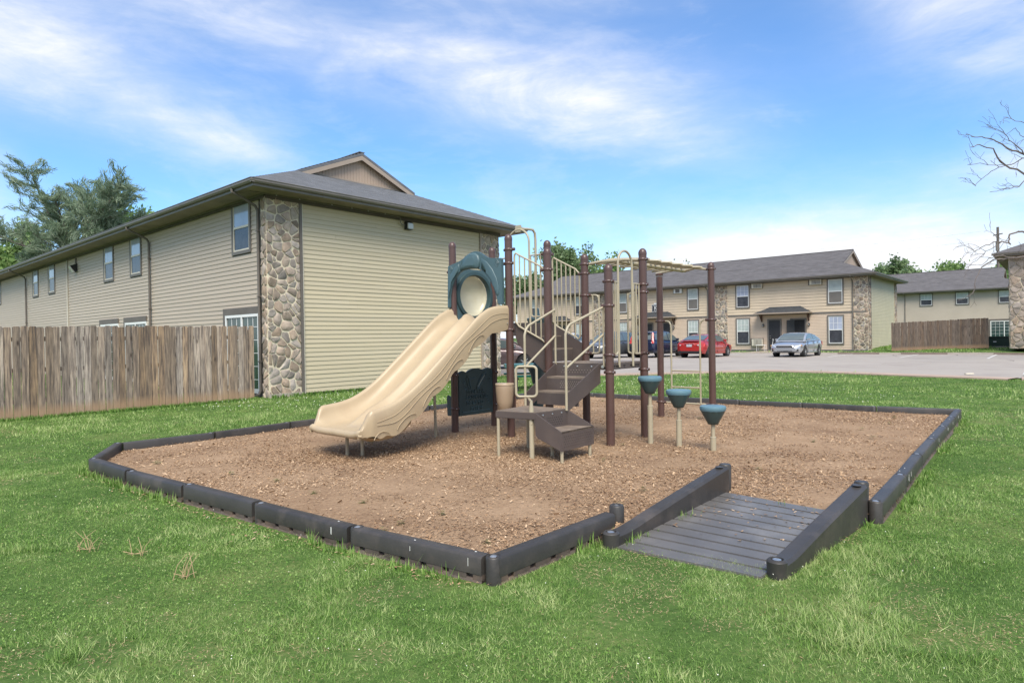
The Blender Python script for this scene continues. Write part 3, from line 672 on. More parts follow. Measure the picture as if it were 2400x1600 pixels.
for y in (.98,12.45,25.0): downspout(Bd,y,5.85,.0,m=m_trimgrey)
def wB(y0,y1,z0,z1,g,lo='dark',bl=True): window(Bd,y0,y1,z0,z1,trim=.10,grid_up=g,lower=lo,blind=bl,sash=m_white)
for (y0,y1,gu,bu,lu,bl_,gl) in [(1.58,2.77,False,True,'g',False,True),(8.75,9.97,True,False,'dark',True,True),(13.26,14.39,False,True,'g',True,True),(20.5,21.7,False,True,'g',True,True),(25.6,26.8,True,True,'dark',True,True),(31.6,32.8,False,True,'dark',True,True)]:
    wB(y0,y1,3.60,5.62,gu,lu,bu); wB(y0,y1,.51,2.78,gl,'dark',bl_)
def ac(y0,y1,z0,z1,m,grill=True,dark=m_trim):
    b=MB(); b.box((-.02,(y0+y1)/2+.06,(z0+z1)/2+.03),(.05,y1-y0+.16,z1-z0+.08)); u=b.build('wall_air_conditioner',dark,Bd)
    b=MB(); b.box((-.14,(y0+y1)/2,(z0+z1)/2),(.24,y1-y0-.02,z1-z0)); b.build('case',m,u,bevel=.01)
    b=MB()
    if grill:
        for k in range(6): b.box((-.265,(y0+y1)/2-.06,z0+.07+(z1-z0-.14)*k/5),(.012,(y1-y0)*.74,.028))
        b.box((-.267,(y0+y1)/2+.0,(z0+z1)/2),(.008,.03,z1-z0-.1)); b.build('louvre',m_trimgrey,u)
    else: b.box((-.265,(y0+y1)/2,(z0+z1)/2),(.012,(y1-y0)*.5,(z1-z0)*.75)); b.build('grille',m_trimgrey,u)
ac(3.12,4.0,5.2,5.6,m_cream); ac(7.68,8.55,5.2,5.6,m_cream); ac(7.68,8.58,.42,1.0,m_cream); ac(14.8,15.6,5.2,5.6,m_white,False); ac(26.95,27.8,5.2,5.55,m_cream); ac(19.4,20.2,5.2,5.6,m_white,False)
def canopy(y0,y1,zb,zt,lab=''):
    b=MB(); d=1.15; n=8; rows=[]
    for i in range(n+1):
        t=i/n; x=-d*t; z=zt-(zt-zb)*(t**.75)*.98+.03*math.sin(PI*t)*-1; yo=(1-t)**1.6*.95
        rows.append([Vector((x,y0+yo*.95,z)),Vector((x,y1-yo*.95,z))])
    b.grid(rows); 
    b.add([r[0] for r in rows]+[Vector((0,y0,zb))],[tuple(range(n+2))]); b.add([r[1] for r in rows]+[Vector((0,y1,zb))],[tuple(range(n+2))])
    # curved hip ends
    for s_,k in ((0,y0),(1,y1)):
        pass
    c=b.build('entry_canopy',mat('canopy_shingle',(.045,.048,.052),.9,.2,4,bump=.3,bscale=30),Bd)
    b=MB(); b.box((-d/2,(y0+y1)/2,zb-.03),(d+.06,y1-y0+.06,.09)); b.build('canopy_frame',m_fascia,c)
    for y in (y0+.25,y1-.25):
        b=MB(); b.box((-.05,y,zb-.38),(.09,.09,.62)); b.box((-.32,y,zb-.33),(.07,.07,.72),(Vector((.77,0,.64)),Vector((0,1,0)),Vector((-.64,0,.77)))); b.build('canopy_bracket',mat('bracket_brown',(.09,.045,.03),.7,.1,4),c)
canopy(3.87,8.04,3.08,3.62); canopy(15.4,19.6,3.08,3.62); canopy(27.1,30.6,3.08,3.62)
def door(y0,y1,opened=False):
    b=MB(); zt=2.5; b.box((-.03,(y0+y1)/2,zt+.06),(.07,y1-y0+.24,.12)); b.box((-.03,y0-.06,zt/2),(.07,.12,zt)); b.box((-.03,y1+.06,zt/2),(.07,.12,zt)); f=b.build('entry_door',m_trimgrey,Bd)
    b=MB(); b.box((-.025,(y0+y1)/2,zt/2+.06),(.03,y1-y0,zt-.12)); b.build('doorway' if opened else 'door_leaf',m_black if opened else m_door,f)  # open doorway is a black panel, the dark inside put into its colour
    if not opened:
        b=MB()
        for yy in (.3,.7):
            for (z0,z1) in ((.3,.95),(1.1,1.75),(1.9,2.25)): b.box((-.045,y0+(y1-y0)*yy,(z0+z1)/2),(.012,(y1-y0)*.28,z1-z0))
        b.build('door_panels',m_door,f,bevel=.004)
        b=MB(); b.lathe((-.045,y1-.1,1.05),[(.03,0),(.035,.03),(0.01,.06)],10,(-1,0,0)); b.lathe((-.045,y1-.1,1.22),[(.03,0),(.03,.02)],10,(-1,0,0)); b.build('door_knob',m_bolt,f)
    else:
        b=MB(); b.box((-.16,y1-.02,zt/2+.06),(.75,.04,zt-.14),(Vector((.6,-.8,0)),Vector((.8,.6,0)),Vector((0,0,1)))); b.build('open_leaf',m_door,f)
door(6.33,7.22); door(4.42,5.42,True); door(17.9,18.6); door(16.05,16.85); door(28.1,29.0); 
for y in (4.1,7.65,15.7,):
    l=thing('wall_lantern',dict([(4.1,'small round porch lantern right of the open doorway by the silver car'),(7.65,'small round porch lantern left of the closed charcoal door by the silver car'),(15.7,'small porch lantern right of the doors above the dark blue car')])[y],'light',tuple(B0+wdir*y-gdir*.02+Vector((0,0,hB+2.1))),ang,'porch lanterns beside the entry doors')
    b=MB(); b.lathe((-.1,0,-.12),[(.03,0),(.07,.03),(.09,.12),(.08,.2),(.03,.26)],12); b.build('shade',m_blackpl,l,smooth=True); b=MB(); b.lathe((-.15,0,-.06),[(.0,0),(.05,.02),(.05,.08),(0,.1)],10); b.build('glass',m_lightgrey,l,smooth=True)
# building letter sign
sg=thing('building_sign','small dark plaque with a white letter K above the entry canopy','sign',tuple(B0+wdir*17.5+Vector((0,0,hB+3.97))),ang)
b=MB(); b.box((-.06,0,0),(.03,.72,.62)); b.build('board',mat('sign_charcoal',(.03,.032,.04),.5,.1,3),sg)
b=MB(); b.box((-.052,0,0),(.02,.80,.70)); b.box((-.052,0,.40),(.02,.36,.14)); b.build('border',m_white,sg)
def text_mesh(txt,size,name,m,parent,loc,rot,ext=.004,al='CENTER'):
    c=bpy.data.curves.new(name,'FONT'); c.body=txt; c.size=size; c.extrude=ext; c.align_x=al; c.align_y='CENTER'; o=bpy.data.objects.new(name,c); COL.objects.link(o)
    dg=bpy.context.evaluated_depsgraph_get(); me=bpy.data.meshes.new_from_object(o.evaluated_get(dg)); bpy.data.objects.remove(o); me.materials.clear(); me.materials.append(m)
    q=bpy.data.objects.new(name,me); COL.objects.link(q); q.parent=parent; q.location=loc; q.rotation_euler=rot; return q
text_mesh('K',.52,'letter',m_white,sg,(-.085,.0,-.02),(PI/2,0,-PI/2))
b=MB(); b.box((-.08,.02,-.24),(.012,.3,.03)); b.box((-.08,.06,.24),(.012,.4,.03)); b.build('sign_lines',m_white,sg)
s2=thing('wall_plaque','narrow white plaque beside the upper window left of the tall brown post','sign',tuple(B0+wdir*20.15+Vector((0,0,hB+5.3))),ang)
b=MB(); b.box((-.05,0,0),(.04,.3,.42)); b.build('board',m_white,s2)

# ---- building C (far right back)
C0v=Vector((46.348,76,0))-wdir*12.2; Cd=thing('apartment_building','far grey-roofed apartment building behind the brown board fence at right','building',(C0v.x,C0v.y,.35),ang)
LC=24.;WC=11.
b=MB(); b.box((WC/2,LC/2,2.85),(WC-.01,LC-.01,5.75)); b.build('wall',m_siding2,Cd)
roof_set(Cd,LC,WC,5.85,mroof=m_roofB,k=.43)
m_siding4=mat('siding_grey_beige',(.48,.41,.33),.65,.05,.6); siding_joined(Cd,m_siding4,'y',0,LC,.1,5.7,.117,.02)
for a in (1.15,5.05,8.5): window(Cd,a,a+1.32,4.12,5.62,trim=.1,grid_up=a==8.5,lower='dark',blind=True,sash=m_white)
downspout(Cd,11.3,5.85,0,m=m_trimgrey); patio(Cd,.75,3.3,2.42)
# ---- building D (right edge)
D1=Vector((30.403,38.5,0)); LD=26.; D0=D1-wdir*LD; Dd=thing('apartment_building','apartment building cut off by the right edge, with a rough stone corner column','building',(D0.x,D0.y,.42),ang)
WD=9.4
b=MB(); b.box((WD/2,LD/2,2.8),(WD-.01,LD-.01,5.6)); b.build('wall',m_siding2,Dd)
roof_set(Dd,LD,WD,5.8,mroof=m_roofB)
pier(Dd,Vector((0,LD,0)),Vector((0,-1,0)),1.25,5.6,51,.36,True,Vector((-1,0,0)),depth=.055)
pier(Dd,Vector((1.0,LD,0)),Vector((-1,0,0)),1.0,5.6,52,.36,False,Vector((0,1,0)))
siding_joined(Dd,m_siding4,'y',LD-12,LD-1.3,.1,5.5,.117,.02)

# ------------------------------------------------------------------ fences
def fence(name,label,P0,P1,h0,h1,z0,z1,pw,m,seed,rails_side=1,hvar=.012,wf=(.90,.965)):
    P0=Vector((*P0,0));P1=Vector((*P1,0)); L=(P1-P0).length; d=(P1-P0).normalized(); nrm=Vector((d.y,-d.x,0)); rr=random.Random(seed)
    r=thing(name,label,'fence',(P0.x,P0.y,z0),math.atan2(d.y,d.x)); n=int(L/pw); mes=[]
    for k in range(6):
        b=MB(); w=pw*rr.uniform(*wf); h=1.0; t=.018
        q=[(0,-t/2,0),(w,-t/2,0),(w,-t/2,h-.012),(w-.02,-t/2,h),(.02,-t/2,h),(0,-t/2,h-.012)]
        b.prism([Vector(p) for p in q],Vector((0,t,0))); o=b.build('fence_board',m); mes.append(o.data); bpy.data.objects.remove(o)
    x=0;i=0
    while x<L-pw*.5:
        t=x/L; h=h0+(h1-h0)*t+rr.uniform(-hvar,hvar); zz=(z1-z0)*t
        me=mes[rr.randrange(6)].copy()
        for v in me.vertices: v.co.z*=h
        o=inst('fence_board',me,r,(x+rr.uniform(-.002,.002),rr.uniform(-.006,.006),zz+rr.uniform(.0,.02)),(1,1,1),(rr.uniform(-.004,.004),rr.uniform(-.006,.006),rr.uniform(-.03,.03)))
        x+=pw*rr.uniform(.985,1.015)
    for z in (.35,1.0,1.65):
        b=MB(); b.box((L/2,.04*rails_side,z),(L,.04,.09)); o=b.build('rail',m,r)
    for k in range(int(L/2.4)+1):
        b=MB(); b.box((min(L-.05,k*2.4+.05),.10*rails_side,.95),(.09,.09,1.8)); b.build('fence_post',m,r)
    return r
# left fence runs from beside the building corner toward the camera side
fd=-gdir; F0=Vector((-6.93,17.05,0)); F0=Vector((-6.95,16.95,0))
fence('board_fence','weathered grey-brown board fence standing in front of the left building',(F0.x,F0.y),tuple((F0+fd*8.2).xy),1.93,1.90,.03,.02,.140,m_fence,4,rails_side=-1,wf=(.92,.985))
fence('board_fence','brown board fence across the parking lot at right behind the wheel stops',(26.55,44.15),(30.6,40.5),1.95,1.93,.20,.42,.140,m_fence2,9,rails_side=1,wf=(.985,1.01))

# ------------------------------------------------------------------ playground border
m_mud=mat('muddy_plastic',(.105,.08,.066),.8,.3,5,bump=.2,bscale=40,dirt=((.22,.14,.09),6,.6),rand=.1)
def timber(P,Q,label,group,i,endcap=True,h=.203,bot=0.0):
    """plastic border timber from P to Q (top outer line), inside is to the left of travel"""
    P=Vector((*P,0));Q=Vector((*Q,0)); L=(Q-P).length; a=math.atan2((Q-P).y,(Q-P).x)
    r=thing('border_timber',label,'playground border',(P.x,P.y,0),a,group)
    w=.104; rr=random.Random(i); zt=h+rr.uniform(-.006,.006)
    # local: X along, Y inside (+); top beam
    b=MB(); x0,x1=.0,L-.058
    pr=((-w/2,.085),(-w/2,zt-.016),(-w/2+.008,zt-.004),(-w/2+.020,zt),(w/2-.020,zt),(w/2-.008,zt-.004),(w/2,zt-.016),(w/2,.085))
    b.prism([Vector((x0,y,z)) for y,z in pr],Vector((x1-x0,0,0))); b.build('beam',m_timber,r,smooth=True)
    b=MB(); b.box(((x0+x1)/2,.012,.03),(x1-x0-.03,.06,.115))
    nb=max(3,int(round(L/.21))); pit=(x1-x0)/nb; gap=.055
    for k in range(nb+1):
        xa=max(x0,x0+k*pit-pit/2+gap/2); xb=min(x1,x0+k*pit+pit/2-gap/2)
        if xb-xa<.02: continue
        b.prism([Vector((xa,y,z)) for y,z in ((w/2+.0,.0845),(-w/2+.004,.0845),(-w/2+.005,.045),(-w/2-.004,.01),(-w/2-.02,-.04),(w/2+.03,-.04))],Vector((xb-xa,0,0)))
    b.prism([Vector((x0,y,z)) for y,z in ((0,.056),(-w/2+.010,.056),(-w/2-.010,.02),(-w/2-.026,-.03),(0,-.03))],Vector((x1-x0,0,0))); b.build('ribs',m_mud,r)
    # rounded knuckle with recessed stake head at the start
    b=MB(); b.lathe((0.0,0,-.02),[(w/2-.001,0),(w/2-.001,zt+.010),(w/2-.008,zt+.0205),(.038,zt+.0225),(.034,zt+.014),(.0,zt+.014)],22); b.build('knuckle',m_timber,r,smooth=True)
    b=MB(); b.lathe((0,0,zt-.008),[(.024,0),(.024,.006),(.015,.011),(0,.013)],12); b.build('stake_head',m_bolt,r,smooth=True)
    # pale streaks
    if rr.random()<.6:
        b=MB()
        for k in range(rr.randint(1,3)):
            sx=rr.uniform(.1,L-.15); b.box((sx,-w/2-.0015,zt-.045-rr.uniform(0,.02)),(.003,.002,rr.uniform(.03,.07))); 
            if rr.random()<.6: b.box((sx+.01,rr.uniform(-.03,.03),zt+.001),(.012,.008,.002))
        b.build('bird_streaks',m_bird,r)
    return r
ordn=['first','second','third','fourth','fifth','sixth','seventh','eighth','ninth','tenth','eleventh','twelfth']
G='black plastic timbers edging the wood-chip bed'
cnt=0
fr=FRONT[::-1]   # Lc ... corner ... fe  (travel so that inside is left: go from left corner to the front corner to ramp)
for i in range(len(fr)-2):
    timber(fr[i],fr[i+1],f'black border timber on the near left side, {ordn[len(fr)-3-i]} back from the nearest corner',G,cnt); cnt+=1
timber(fr[-2],fr[-1],'black border timber from the nearest corner up to the ramp',G,cnt); cnt+=1
rs=BORDER[15:][::-1]   # from near ramp to back right corner
for i in range(len(rs)-1):
    timber(rs[i],rs[i+1],f'black border timber on the right side, {ordn[i]} back from the ramp',G,cnt); cnt+=1
bk=BORDER[8:16][::-1]
for i in range(len(bk)-1):
    timber(bk[i],bk[i+1],f'black border timber along the back beside the car park, {ordn[i]} from the right corner',G,cnt); cnt+=1
lf=BORDER[1:9][::-1]
for i in range(len(lf)-1):
    timber(lf[i],lf[i+1],f'black border timber on the far left side, {ordn[len(lf)-2-i]} back from the left end',G,cnt); cnt+=1
timber(BORDER[1],BORDER[0],'short black border timber closing the left end of the bed',G,cnt)
# end knuckle at the ramp gap
e=thing('border_end_cap','upright black end piece capping the near border timber beside the ramp','border end piece',(FRONT[0][0]+.03,FRONT[0][1]+.035,0))
b=MB(); b.lathe((0,0,.03),[(.055,0),(.058,.02),(.058,.20),(.05,.212),(.03,.214),(.026,.205),(0,.205)],16); b.build('post',m_timber,e,smooth=True); b=MB(); b.lathe((0,0,.225),[(.02,0),(.02,.012),(0,.016)],10); b.build('stake_head',m_bolt,e,smooth=True)
# ramp
rp=thing('access_ramp','black plastic half ramp with grooved panel and two sloping side rails down into the chips','ramp',(1.75,4.85,0))
ro=Vector((1.75,4.85,0)); Ll=Vector((.69,4.535,0));Lh=Vector((1.93,5.83,0));Rl=Vector((1.63,3.925,0));Rh=Vector((2.77,5.06,0))
def rail(P,Q,zl,zh,zb0,zb1):
    d=(Q-P); L=d.length; u=d.normalized(); n=Vector((-u.y,u.x,0)); w=.12; b=MB(); rows=[]
    for i in range(15):
        t=i/14; s=t*L; c=P+u*s
        if t<.10: z=zl
        else: z=zl+(zh-zl)*(((t-.10)/.90)**.92)
        zb=zb0+(zb1-zb0)*t
        rows.append([c+n*(-w/2)+Vector((0,0,zb)),c+n*(-w/2)+Vector((0,0,z-.02)),c+n*(-w/2+.02)+Vector((0,0,z)),c+n*(w/2-.02)+Vector((0,0,z)),c+n*(w/2)+Vector((0,0,z-.02)),c+n*(w/2)+Vector((0,0,zb))])
    b.grid(rows); b.add(rows[0],[(0,1,2,3,4,5)]); b.add(rows[-1],[(0,1,2,3,4,5)])
    o=b.build('side_rail',m_timber,rp,off=ro,smooth=True)
    b=MB(); b.lathe(P,[(w/2,.0),(w/2+.002,zl),(w/2-.01,zl+.012),(.04,zl+.014),(.036,zl+.0),(.0,zl+.0)],18); b.build('knuckle',m_timber,rp,off=ro,smooth=True)
    b=MB(); b.lathe(P+Vector((0,0,zl)),[(.028,0),(.026,.01),(0,.016)],12); b.build('stake_head',m_bolt,rp,off=ro,smooth=True)
    b=MB(); e_=Q+u*.05; b.lathe(e_,[(.05,zb1),(.055,zh+.0),(.045,zh+.012),(0,zh+.012)],16); b.lathe(Q-u*.07+Vector((0,0,zh)),[(.036,0),(.036,.004),(.0,.004)],14,mi=0); b.build('end_post',m_timber,rp,off=ro,smooth=True)
rail(Ll,Lh,.135,.335,0,.02); rail(Rl,Rh,.135,.335,-.02,-.02)
u=(Lh-Ll).normalized(); q0=Ll+Vector((.02,0,0)); 
npn=11
c00=Ll+(Rl-Ll)*.05-u*.02; c01=Ll+(Rl-Ll)*.95-u*.1; c10=Lh+(Rh-Lh)*.05-u*.05; c11=Lh+(Rh-Lh)*.96-u*.12
for k in range(npn):
    t0=k/npn; t1=(k+1)/npn-.010
    A1=c00.lerp(c10,t0);B1=c01.lerp(c11,t0);A2=c00.lerp(c10,t1);B2=c01.lerp(c11,t1)
    z0=.050+.066*t0; z1=.050+.066*t1
    b=MB(); b.prism([A1+Vector((0,0,z0)),B1+Vector((0,0,z0)),B2+Vector((0,0,z1)),A2+Vector((0,0,z1))],Vector((0,0,-.02))); b.build('ramp_panel',m_ramp,rp,off=ro,bevel=.005)
b=MB(); b.prism([c00+Vector((0,0,.03)),c01+Vector((0,0,.03)),c11+Vector((0,0,.096)),c10+Vector((0,0,.096))],Vector((0,0,-.03))); b.build('ramp_base',m_timber,rp,off=ro)

# ------------------------------------------------------------------ wood chip bed
zm=.10
def mh(x,y):
    v=mnoise.noise(Vector((x*.9,y*.9,3)))*.018+mnoise.noise(Vector((x*3.1,y*3.1,1)))*.008
    # the long gentle heap near the slide end, and scuffed hollows
    v+=-.035*math.exp(-((x+2.2)**2+(y-7.9)**2)/.25)-.03*math.exp(-((x+.5)**2+(y-9.9)**2)/.4)-.025*math.exp(-((x-.7)**2+(y-7.1)**2)/.2)
    return zm+v
bm=bmesh.new()
PX=np.array([p[0] for p in POLY]);PY=np.array([p[1] for p in POLY])
st=.16; gx=np.arange(-5.6,8.0,st); gy=np.arange(3.6,16.0,st); cx_,cy_=np.meshgrid(gx,gy); ok=inpoly(cx_,cy_,POLY)
keep=ok.copy()
keep[1:,:]|=ok[:-1,:]; keep[:-1,:]|=ok[1:,:]; keep[:,1:]|=ok[:,:-1]; keep[:,:-1]|=ok[:,1:]
cen=np.array(POLY).mean(0)
vid={}; mb=MB()
for j in range(len(gy)-1):
    for i in range(len(gx)-1):
        if ok[j,i] and ok[j+1,i] and ok[j,i+1] and ok[j+1,i+1] or (int(ok[j,i])+int(ok[j+1,i])+int(ok[j,i+1])+int(ok[j+1,i+1])>=1):
            q=[]
            for (jj,ii) in ((j,i),(j,i+1),(j+1,i+1),(j+1,i)):
                if (jj,ii) not in vid:
                    x,y=float(gx[ii]),float(gy[jj])
                    if not ok[jj,ii]:
                        # clamp to nearest border point
                        best=None
                        for k in range(len(POLY)):
                            a=Vector(POLY[k]);c=Vector(POLY[(k+1)%len(POLY)]); d=c-a; t=max(0,min(1,(Vector((x,y))-a).dot(d)/d.length_squared)); pp=a+d*t; dd=(pp-Vector((x,y))).length
                            if best is None or dd<best[0]: best=(dd,pp)
                        x,y=best[1]
                    vid[(jj,ii)]=len(mb.v); mb.v.append((x,y,mh(x,y)))
                q.append(vid[(jj,ii)])
            mb.f.append(tuple(q)); mb.m.append(0)
tag(mb.build('wood_chip_ground',m_mulch,smooth='all'),kind='structure')
def shrinkpoly(d):
    return [(p[0]+(cen[0]-p[0])*d,p[1]+(cen[1]-p[1])*d) for p in POLY]
def scatter(n,x0,x1,y0,y1): return rng.uniform(x0,x1,n),rng.uniform(y0,y1,n)
def vnoise(x,y,s,seed=0):
    """cheap smooth value noise on arrays"""
    r=np.random.default_rng(seed); T=r.random((64,64)); u=x*s+1000.; v=y*s+1000.; i=np.floor(u).astype(int);j=np.floor(v).astype(int); f=u-i;g=v-j; f=f*f*(3-2*f);g=g*g*(3-2*g)
    a=T[i%64,j%64];b_=T[(i+1)%64,j%64];c=T[i%64,(j+1)%64];d=T[(i+1)%64,(j+1)%64]
    return (a*(1-f)+b_*f)*(1-g)+(c*(1-f)+d*f)*g
n=680000; x,y=scatter(n,-5.5,7.8,3.8,15.9); k=inpoly(x,y,shrinkpoly(.012)); 
dn_=vnoise(x,y,1.1,3)*.6+vnoise(x,y,3.3,4)*.4
k&=(rng.random(n)<np.clip(.30+1.9*(dn_-.38),.08,1)); k&=~((np.hypot(x,y)>9)&(rng.random(n)<.35)); x,y=x[k],y[k]; n=len(x)
zz=np.array([mh(a,b) for a,b in zip(x,y)])
ln=rng.lognormal(-4.2,.40,n); wd_=ln*rng.uniform(.26,.6,n); th=rng.uniform(0,2*PI,n); tl=rng.normal(0,.34,n); tw=rng.normal(0,.5,n)
ux,uy,uz=np.cos(th)*np.cos(tl),np.sin(th)*np.cos(tl),np.sin(tl); vx,vy,vz_=-np.sin(th)*np.cos(tw),np.cos(th)*np.cos(tw),np.sin(tw)
P=np.stack([x,y,zz+.005+rng.uniform(0,.016,n)],1); U=np.stack([ux,uy,uz],1)*(ln/2)[:,None]; Vv=np.stack([vx,vy,vz_],1)*(wd_/2)[:,None]
q=np.stack([P-U-Vv*.6,P+U*.8-Vv,P+U+Vv*.7,P-U*.85+Vv],1)
dk=np.clip((vnoise(x,y,1.6,16)*.6+vnoise(x,y,4.5,17)*.4-.62)*5,0,1); tone=np.clip(rng.beta(1.9,2.4,n)*.82+.22*(vnoise(x,y,.8,6)-.5)+.08-.22*dk,0,1)
o=fastmesh('wood_chips',q,4,m_chip,tone); tag(o,'scattered tan and brown wood chips covering the play area bed','wood chips',kind='stuff')

# stray chips kicked onto the ramp and the grass by the border
r=np.random.default_rng(88); out=[];tn=[]
for k in range(420):
    if k<110:
        u_,v_=r.uniform(.1,.9),r.beta(2.2,1.2); c_=np.array([.69,4.535])*(1-u_)*(1-v_)+np.array([1.63,3.925])*u_*(1-v_)+np.array([1.93,5.83])*(1-u_)*v_+np.array([2.77,5.06])*u_*v_; x,y=c_; z=.053+.066*v_+.004
        if v_<.25: continue
    else:
        i=r.integers(0,len(FRONT)-1); t=r.random(); x=FRONT[i][0]*(1-t)+FRONT[i+1][0]*t; y=FRONT[i][1]*(1-t)+FRONT[i+1][1]*t; o_=.09+abs(r.normal(0,.10)); x-=.59*o_; y-=.81*o_; z=.05+.01*r.random()
    a=r.uniform(0,2*PI); l=r.uniform(.005,.015); w=l*r.uniform(.3,.6); c,s_=math.cos(a),math.sin(a)
    out.append([(x-c*l+s_*w,y-s_*l-c*w,z),(x+c*l+s_*w,y+s_*l-c*w,z+.004),(x+c*l-s_*w,y+s_*l+c*w,z+.005),(x-c*l-s_*w,y-s_*l+c*w,z+.001)]); tn.append(r.uniform(.2,.8))
o=fastmesh('stray_wood_chips',np.array(out),4,m_chip,np.array(tn)); tag(o,'stray wood chips lying on the ramp and outside the border','wood chips',kind='stuff')

# ------------------------------------------------------------------ lawn
def grass_blades(n,x0,x1,y0,y1,hh,ww,lean=.55,seed=1,tall=False):
    r=np.random.default_rng(seed); x=r.uniform(x0,x1,n); y=r.uniform(y0,y1,n)
    k=(np.abs(x)<y*.86+1.0)&~inpoly(x,y,POLYO)&~inpoly(x,y,LOT)&~inpoly(x,y,RAMPO)
    # building A footprint
    dx=x-A0[0]; dy=y-A0[1]; ga=dx*gdir.x+dy*gdir.y; wa=dx*wdir.x+dy*wdir.y; k&=~((ga>-.03)&(ga<WA+.1)&(wa>-.02)&(wa<LA))
    dx=x-26.645; dy=y-47.27; ga=dx*gdir.x+dy*gdir.y; wa=dx*wdir.x+dy*wdir.y; k&=~((ga>-.3)&(wa<LB+.3)&(wa>-.3))
    bare=vnoise(x,y,1.25,21)*.5+vnoise(x,y,4.6,22)*.5; k&=~((bare>.70)&(r.random(n)<.90)); 
    x,y=x[k],y[k]; n=len(x)
    p1=vnoise(x,y,.55,31); p2=vnoise(x,y,1.9,32); p3=vnoise(x,y,6.5,33)
    h=hh*(.45+.75*p2*p1*2)*r.uniform(.55,1.25,n); tall_=(p2>.72)&(p3>.5); h=np.where(tall_,h*1.7,h)
    a=r.uniform(0,2*PI,n); l=np.abs(r.normal(0,lean,n))+.12; bend=h*l; w=ww*r.uniform(.6,1.4,n)
    z=nhgt(x,y)
    B=np.stack([x,y,z-.004],1); T=B+np.stack([np.cos(a)*bend,np.sin(a)*bend,h],1); s=np.stack([-np.sin(a+r.normal(0,.6,n)),np.cos(a),np.zeros(n)],1)*(w/2)[:,None]
    Mid=B+np.stack([np.cos(a)*bend*.35,np.sin(a)*bend*.35,h*.62],1)
    q=np.stack([B-s,B+s,Mid+s*.8,T,Mid-s*.8],1) if tall else np.stack([B-s,B+s,T],1)
    p4=vnoise(x,y,14,34); tone=.46+.32*(p1-.5)+.38*(p2-.5)+.36*(p3-.5)+.25*(p4-.5)+r.normal(0,.20,n); tone=np.where(tall_,tone-.15,tone)
    return q,np.clip(tone,0.02,.98)
POLYO=[(p[0]+(p[0]-cen[0])/np.hypot(p[0]-cen[0],p[1]-cen[1])*.10,p[1]+(p[1]-cen[1])/np.hypot(p[0]-cen[0],p[1]-cen[1])*.10) for p in POLY]; RAMPO=[(.80,4.62),(1.95,5.9),(2.85,5.1),(1.80,4.0),(1.60,4.05)]
qs=[];ts=[]
for args in [(330000,-4.6,4.6,1.6,4.7,.026,.0034,1.0,1),(300000,-8,8,4.6,8.2,.032,.0052,.85,2),(150000,-13,13,8.2,14,.04,.010,.7,3),(110000,-16,16,14,22,.045,.018,.6,4),(90000,-24,30,22,46,.055,.04,.6,5),(40000,-6,34,40,52,.09,.06,.5,6)]:
    q,t=grass_blades(*args[:5],*args[5:8],seed=args[8]); qs.append(q);ts.append(t)
o=fastmesh('lawn_grass',np.concatenate(qs),3,m_grass,np.concatenate(ts)); tag(o,'short patchy green lawn around the play area and the buildings','grass',kind='stuff')
# low clover and weed leaves, longer tufts along the border and fence
def clover(n,seed,x0,x1,y0,y1,sz):
    r=np.random.default_rng(seed); x=r.uniform(x0,x1,n);y=r.uniform(y0,y1,n); k=(np.abs(x)<y*.86+.6)&~inpoly(x,y,POLYO)&~inpoly(x,y,RAMPO)&(vnoise(x,y,1.1,41)*.6+vnoise(x,y,3.5,42)*.4>.5); x,y=x[k],y[k]; n=len(x)
    a=r.uniform(0,2*PI,n); t1=r.normal(0,.45,n);t2=r.normal(0,.45,n); s=sz*r.uniform(.5,1.3,n); z=nhgt(x,y)+r.uniform(.012,.035,n); P=np.stack([x,y,z],1)
    U=np.stack([np.cos(a),np.sin(a),t1],1)*s[:,None]; Vv=np.stack([-np.sin(a),np.cos(a),t2],1)*(s*.8)[:,None]
    return np.stack([P-U,P-Vv*.8,P+U,P+Vv*.8],1),np.clip(r.normal(.44,.15,n),0,1)
q1,t1_=clover(60000,51,-5,5,1.8,5.5,.0055); q2,t2_=clover(60000,52,-9,9,5.5,12,.009)
o=fastmesh('clover_leaves',np.concatenate([q1,q2]),4,m_grass,np.concatenate([t1_,t2_])); tag(o,'low clover and weed leaves mixed through the near lawn','clover',kind='stuff')
def thatch(n,seed,x0,x1,y0,y1,L0,W0):
    r=np.random.default_rng(seed); x=r.uniform(x0,x1,n);y=r.uniform(y0,y1,n); bare=vnoise(x,y,1.25,21)*.5+vnoise(x,y,4.6,22)*.5
    k=(np.abs(x)<y*.86+.6)&~inpoly(x,y,POLYO)&~inpoly(x,y,RAMPO)&(((bare>.70)&(r.random(n)<np.clip((bare-.68)*9,0,.75)))|(r.random(n)<.05)); x,y=x[k],y[k]; n=len(x)
    a=r.uniform(0,2*PI,n); l=L0*r.uniform(.4,1.3,n); w=W0*r.uniform(.5,1.3,n); z=r.uniform(.004,.022,n)+nhgt(x,y); P=np.stack([x,y,z],1); U_=np.stack([np.cos(a),np.sin(a),r.normal(0,.25,n)],1)*l[:,None]; V_=np.stack([-np.sin(a),np.cos(a),r.normal(0,.3,n)],1)*w[:,None]
    return np.stack([P-U_,P-V_,P+U_,P+V_],1),np.clip(r.normal(.55,.25,n),0,1)
qa,ta=thatch(170000,71,-4.6,4.6,1.8,5.5,.010,.0013); qb,tb_=thatch(150000,72,-10,11,5.5,13,.016,.0026)
m_thatch=leafmat('dry_thatch',(.20,.12,.065),(.44,.30,.17),(.62,.50,.30),.15)
o=fastmesh('dry_thatch',np.concatenate([qa,qb]),4,m_thatch,np.concatenate([ta,tb_])); tag(o,'tan dry thatch and bare soil patches in the lawn','dry grass',kind='stuff')
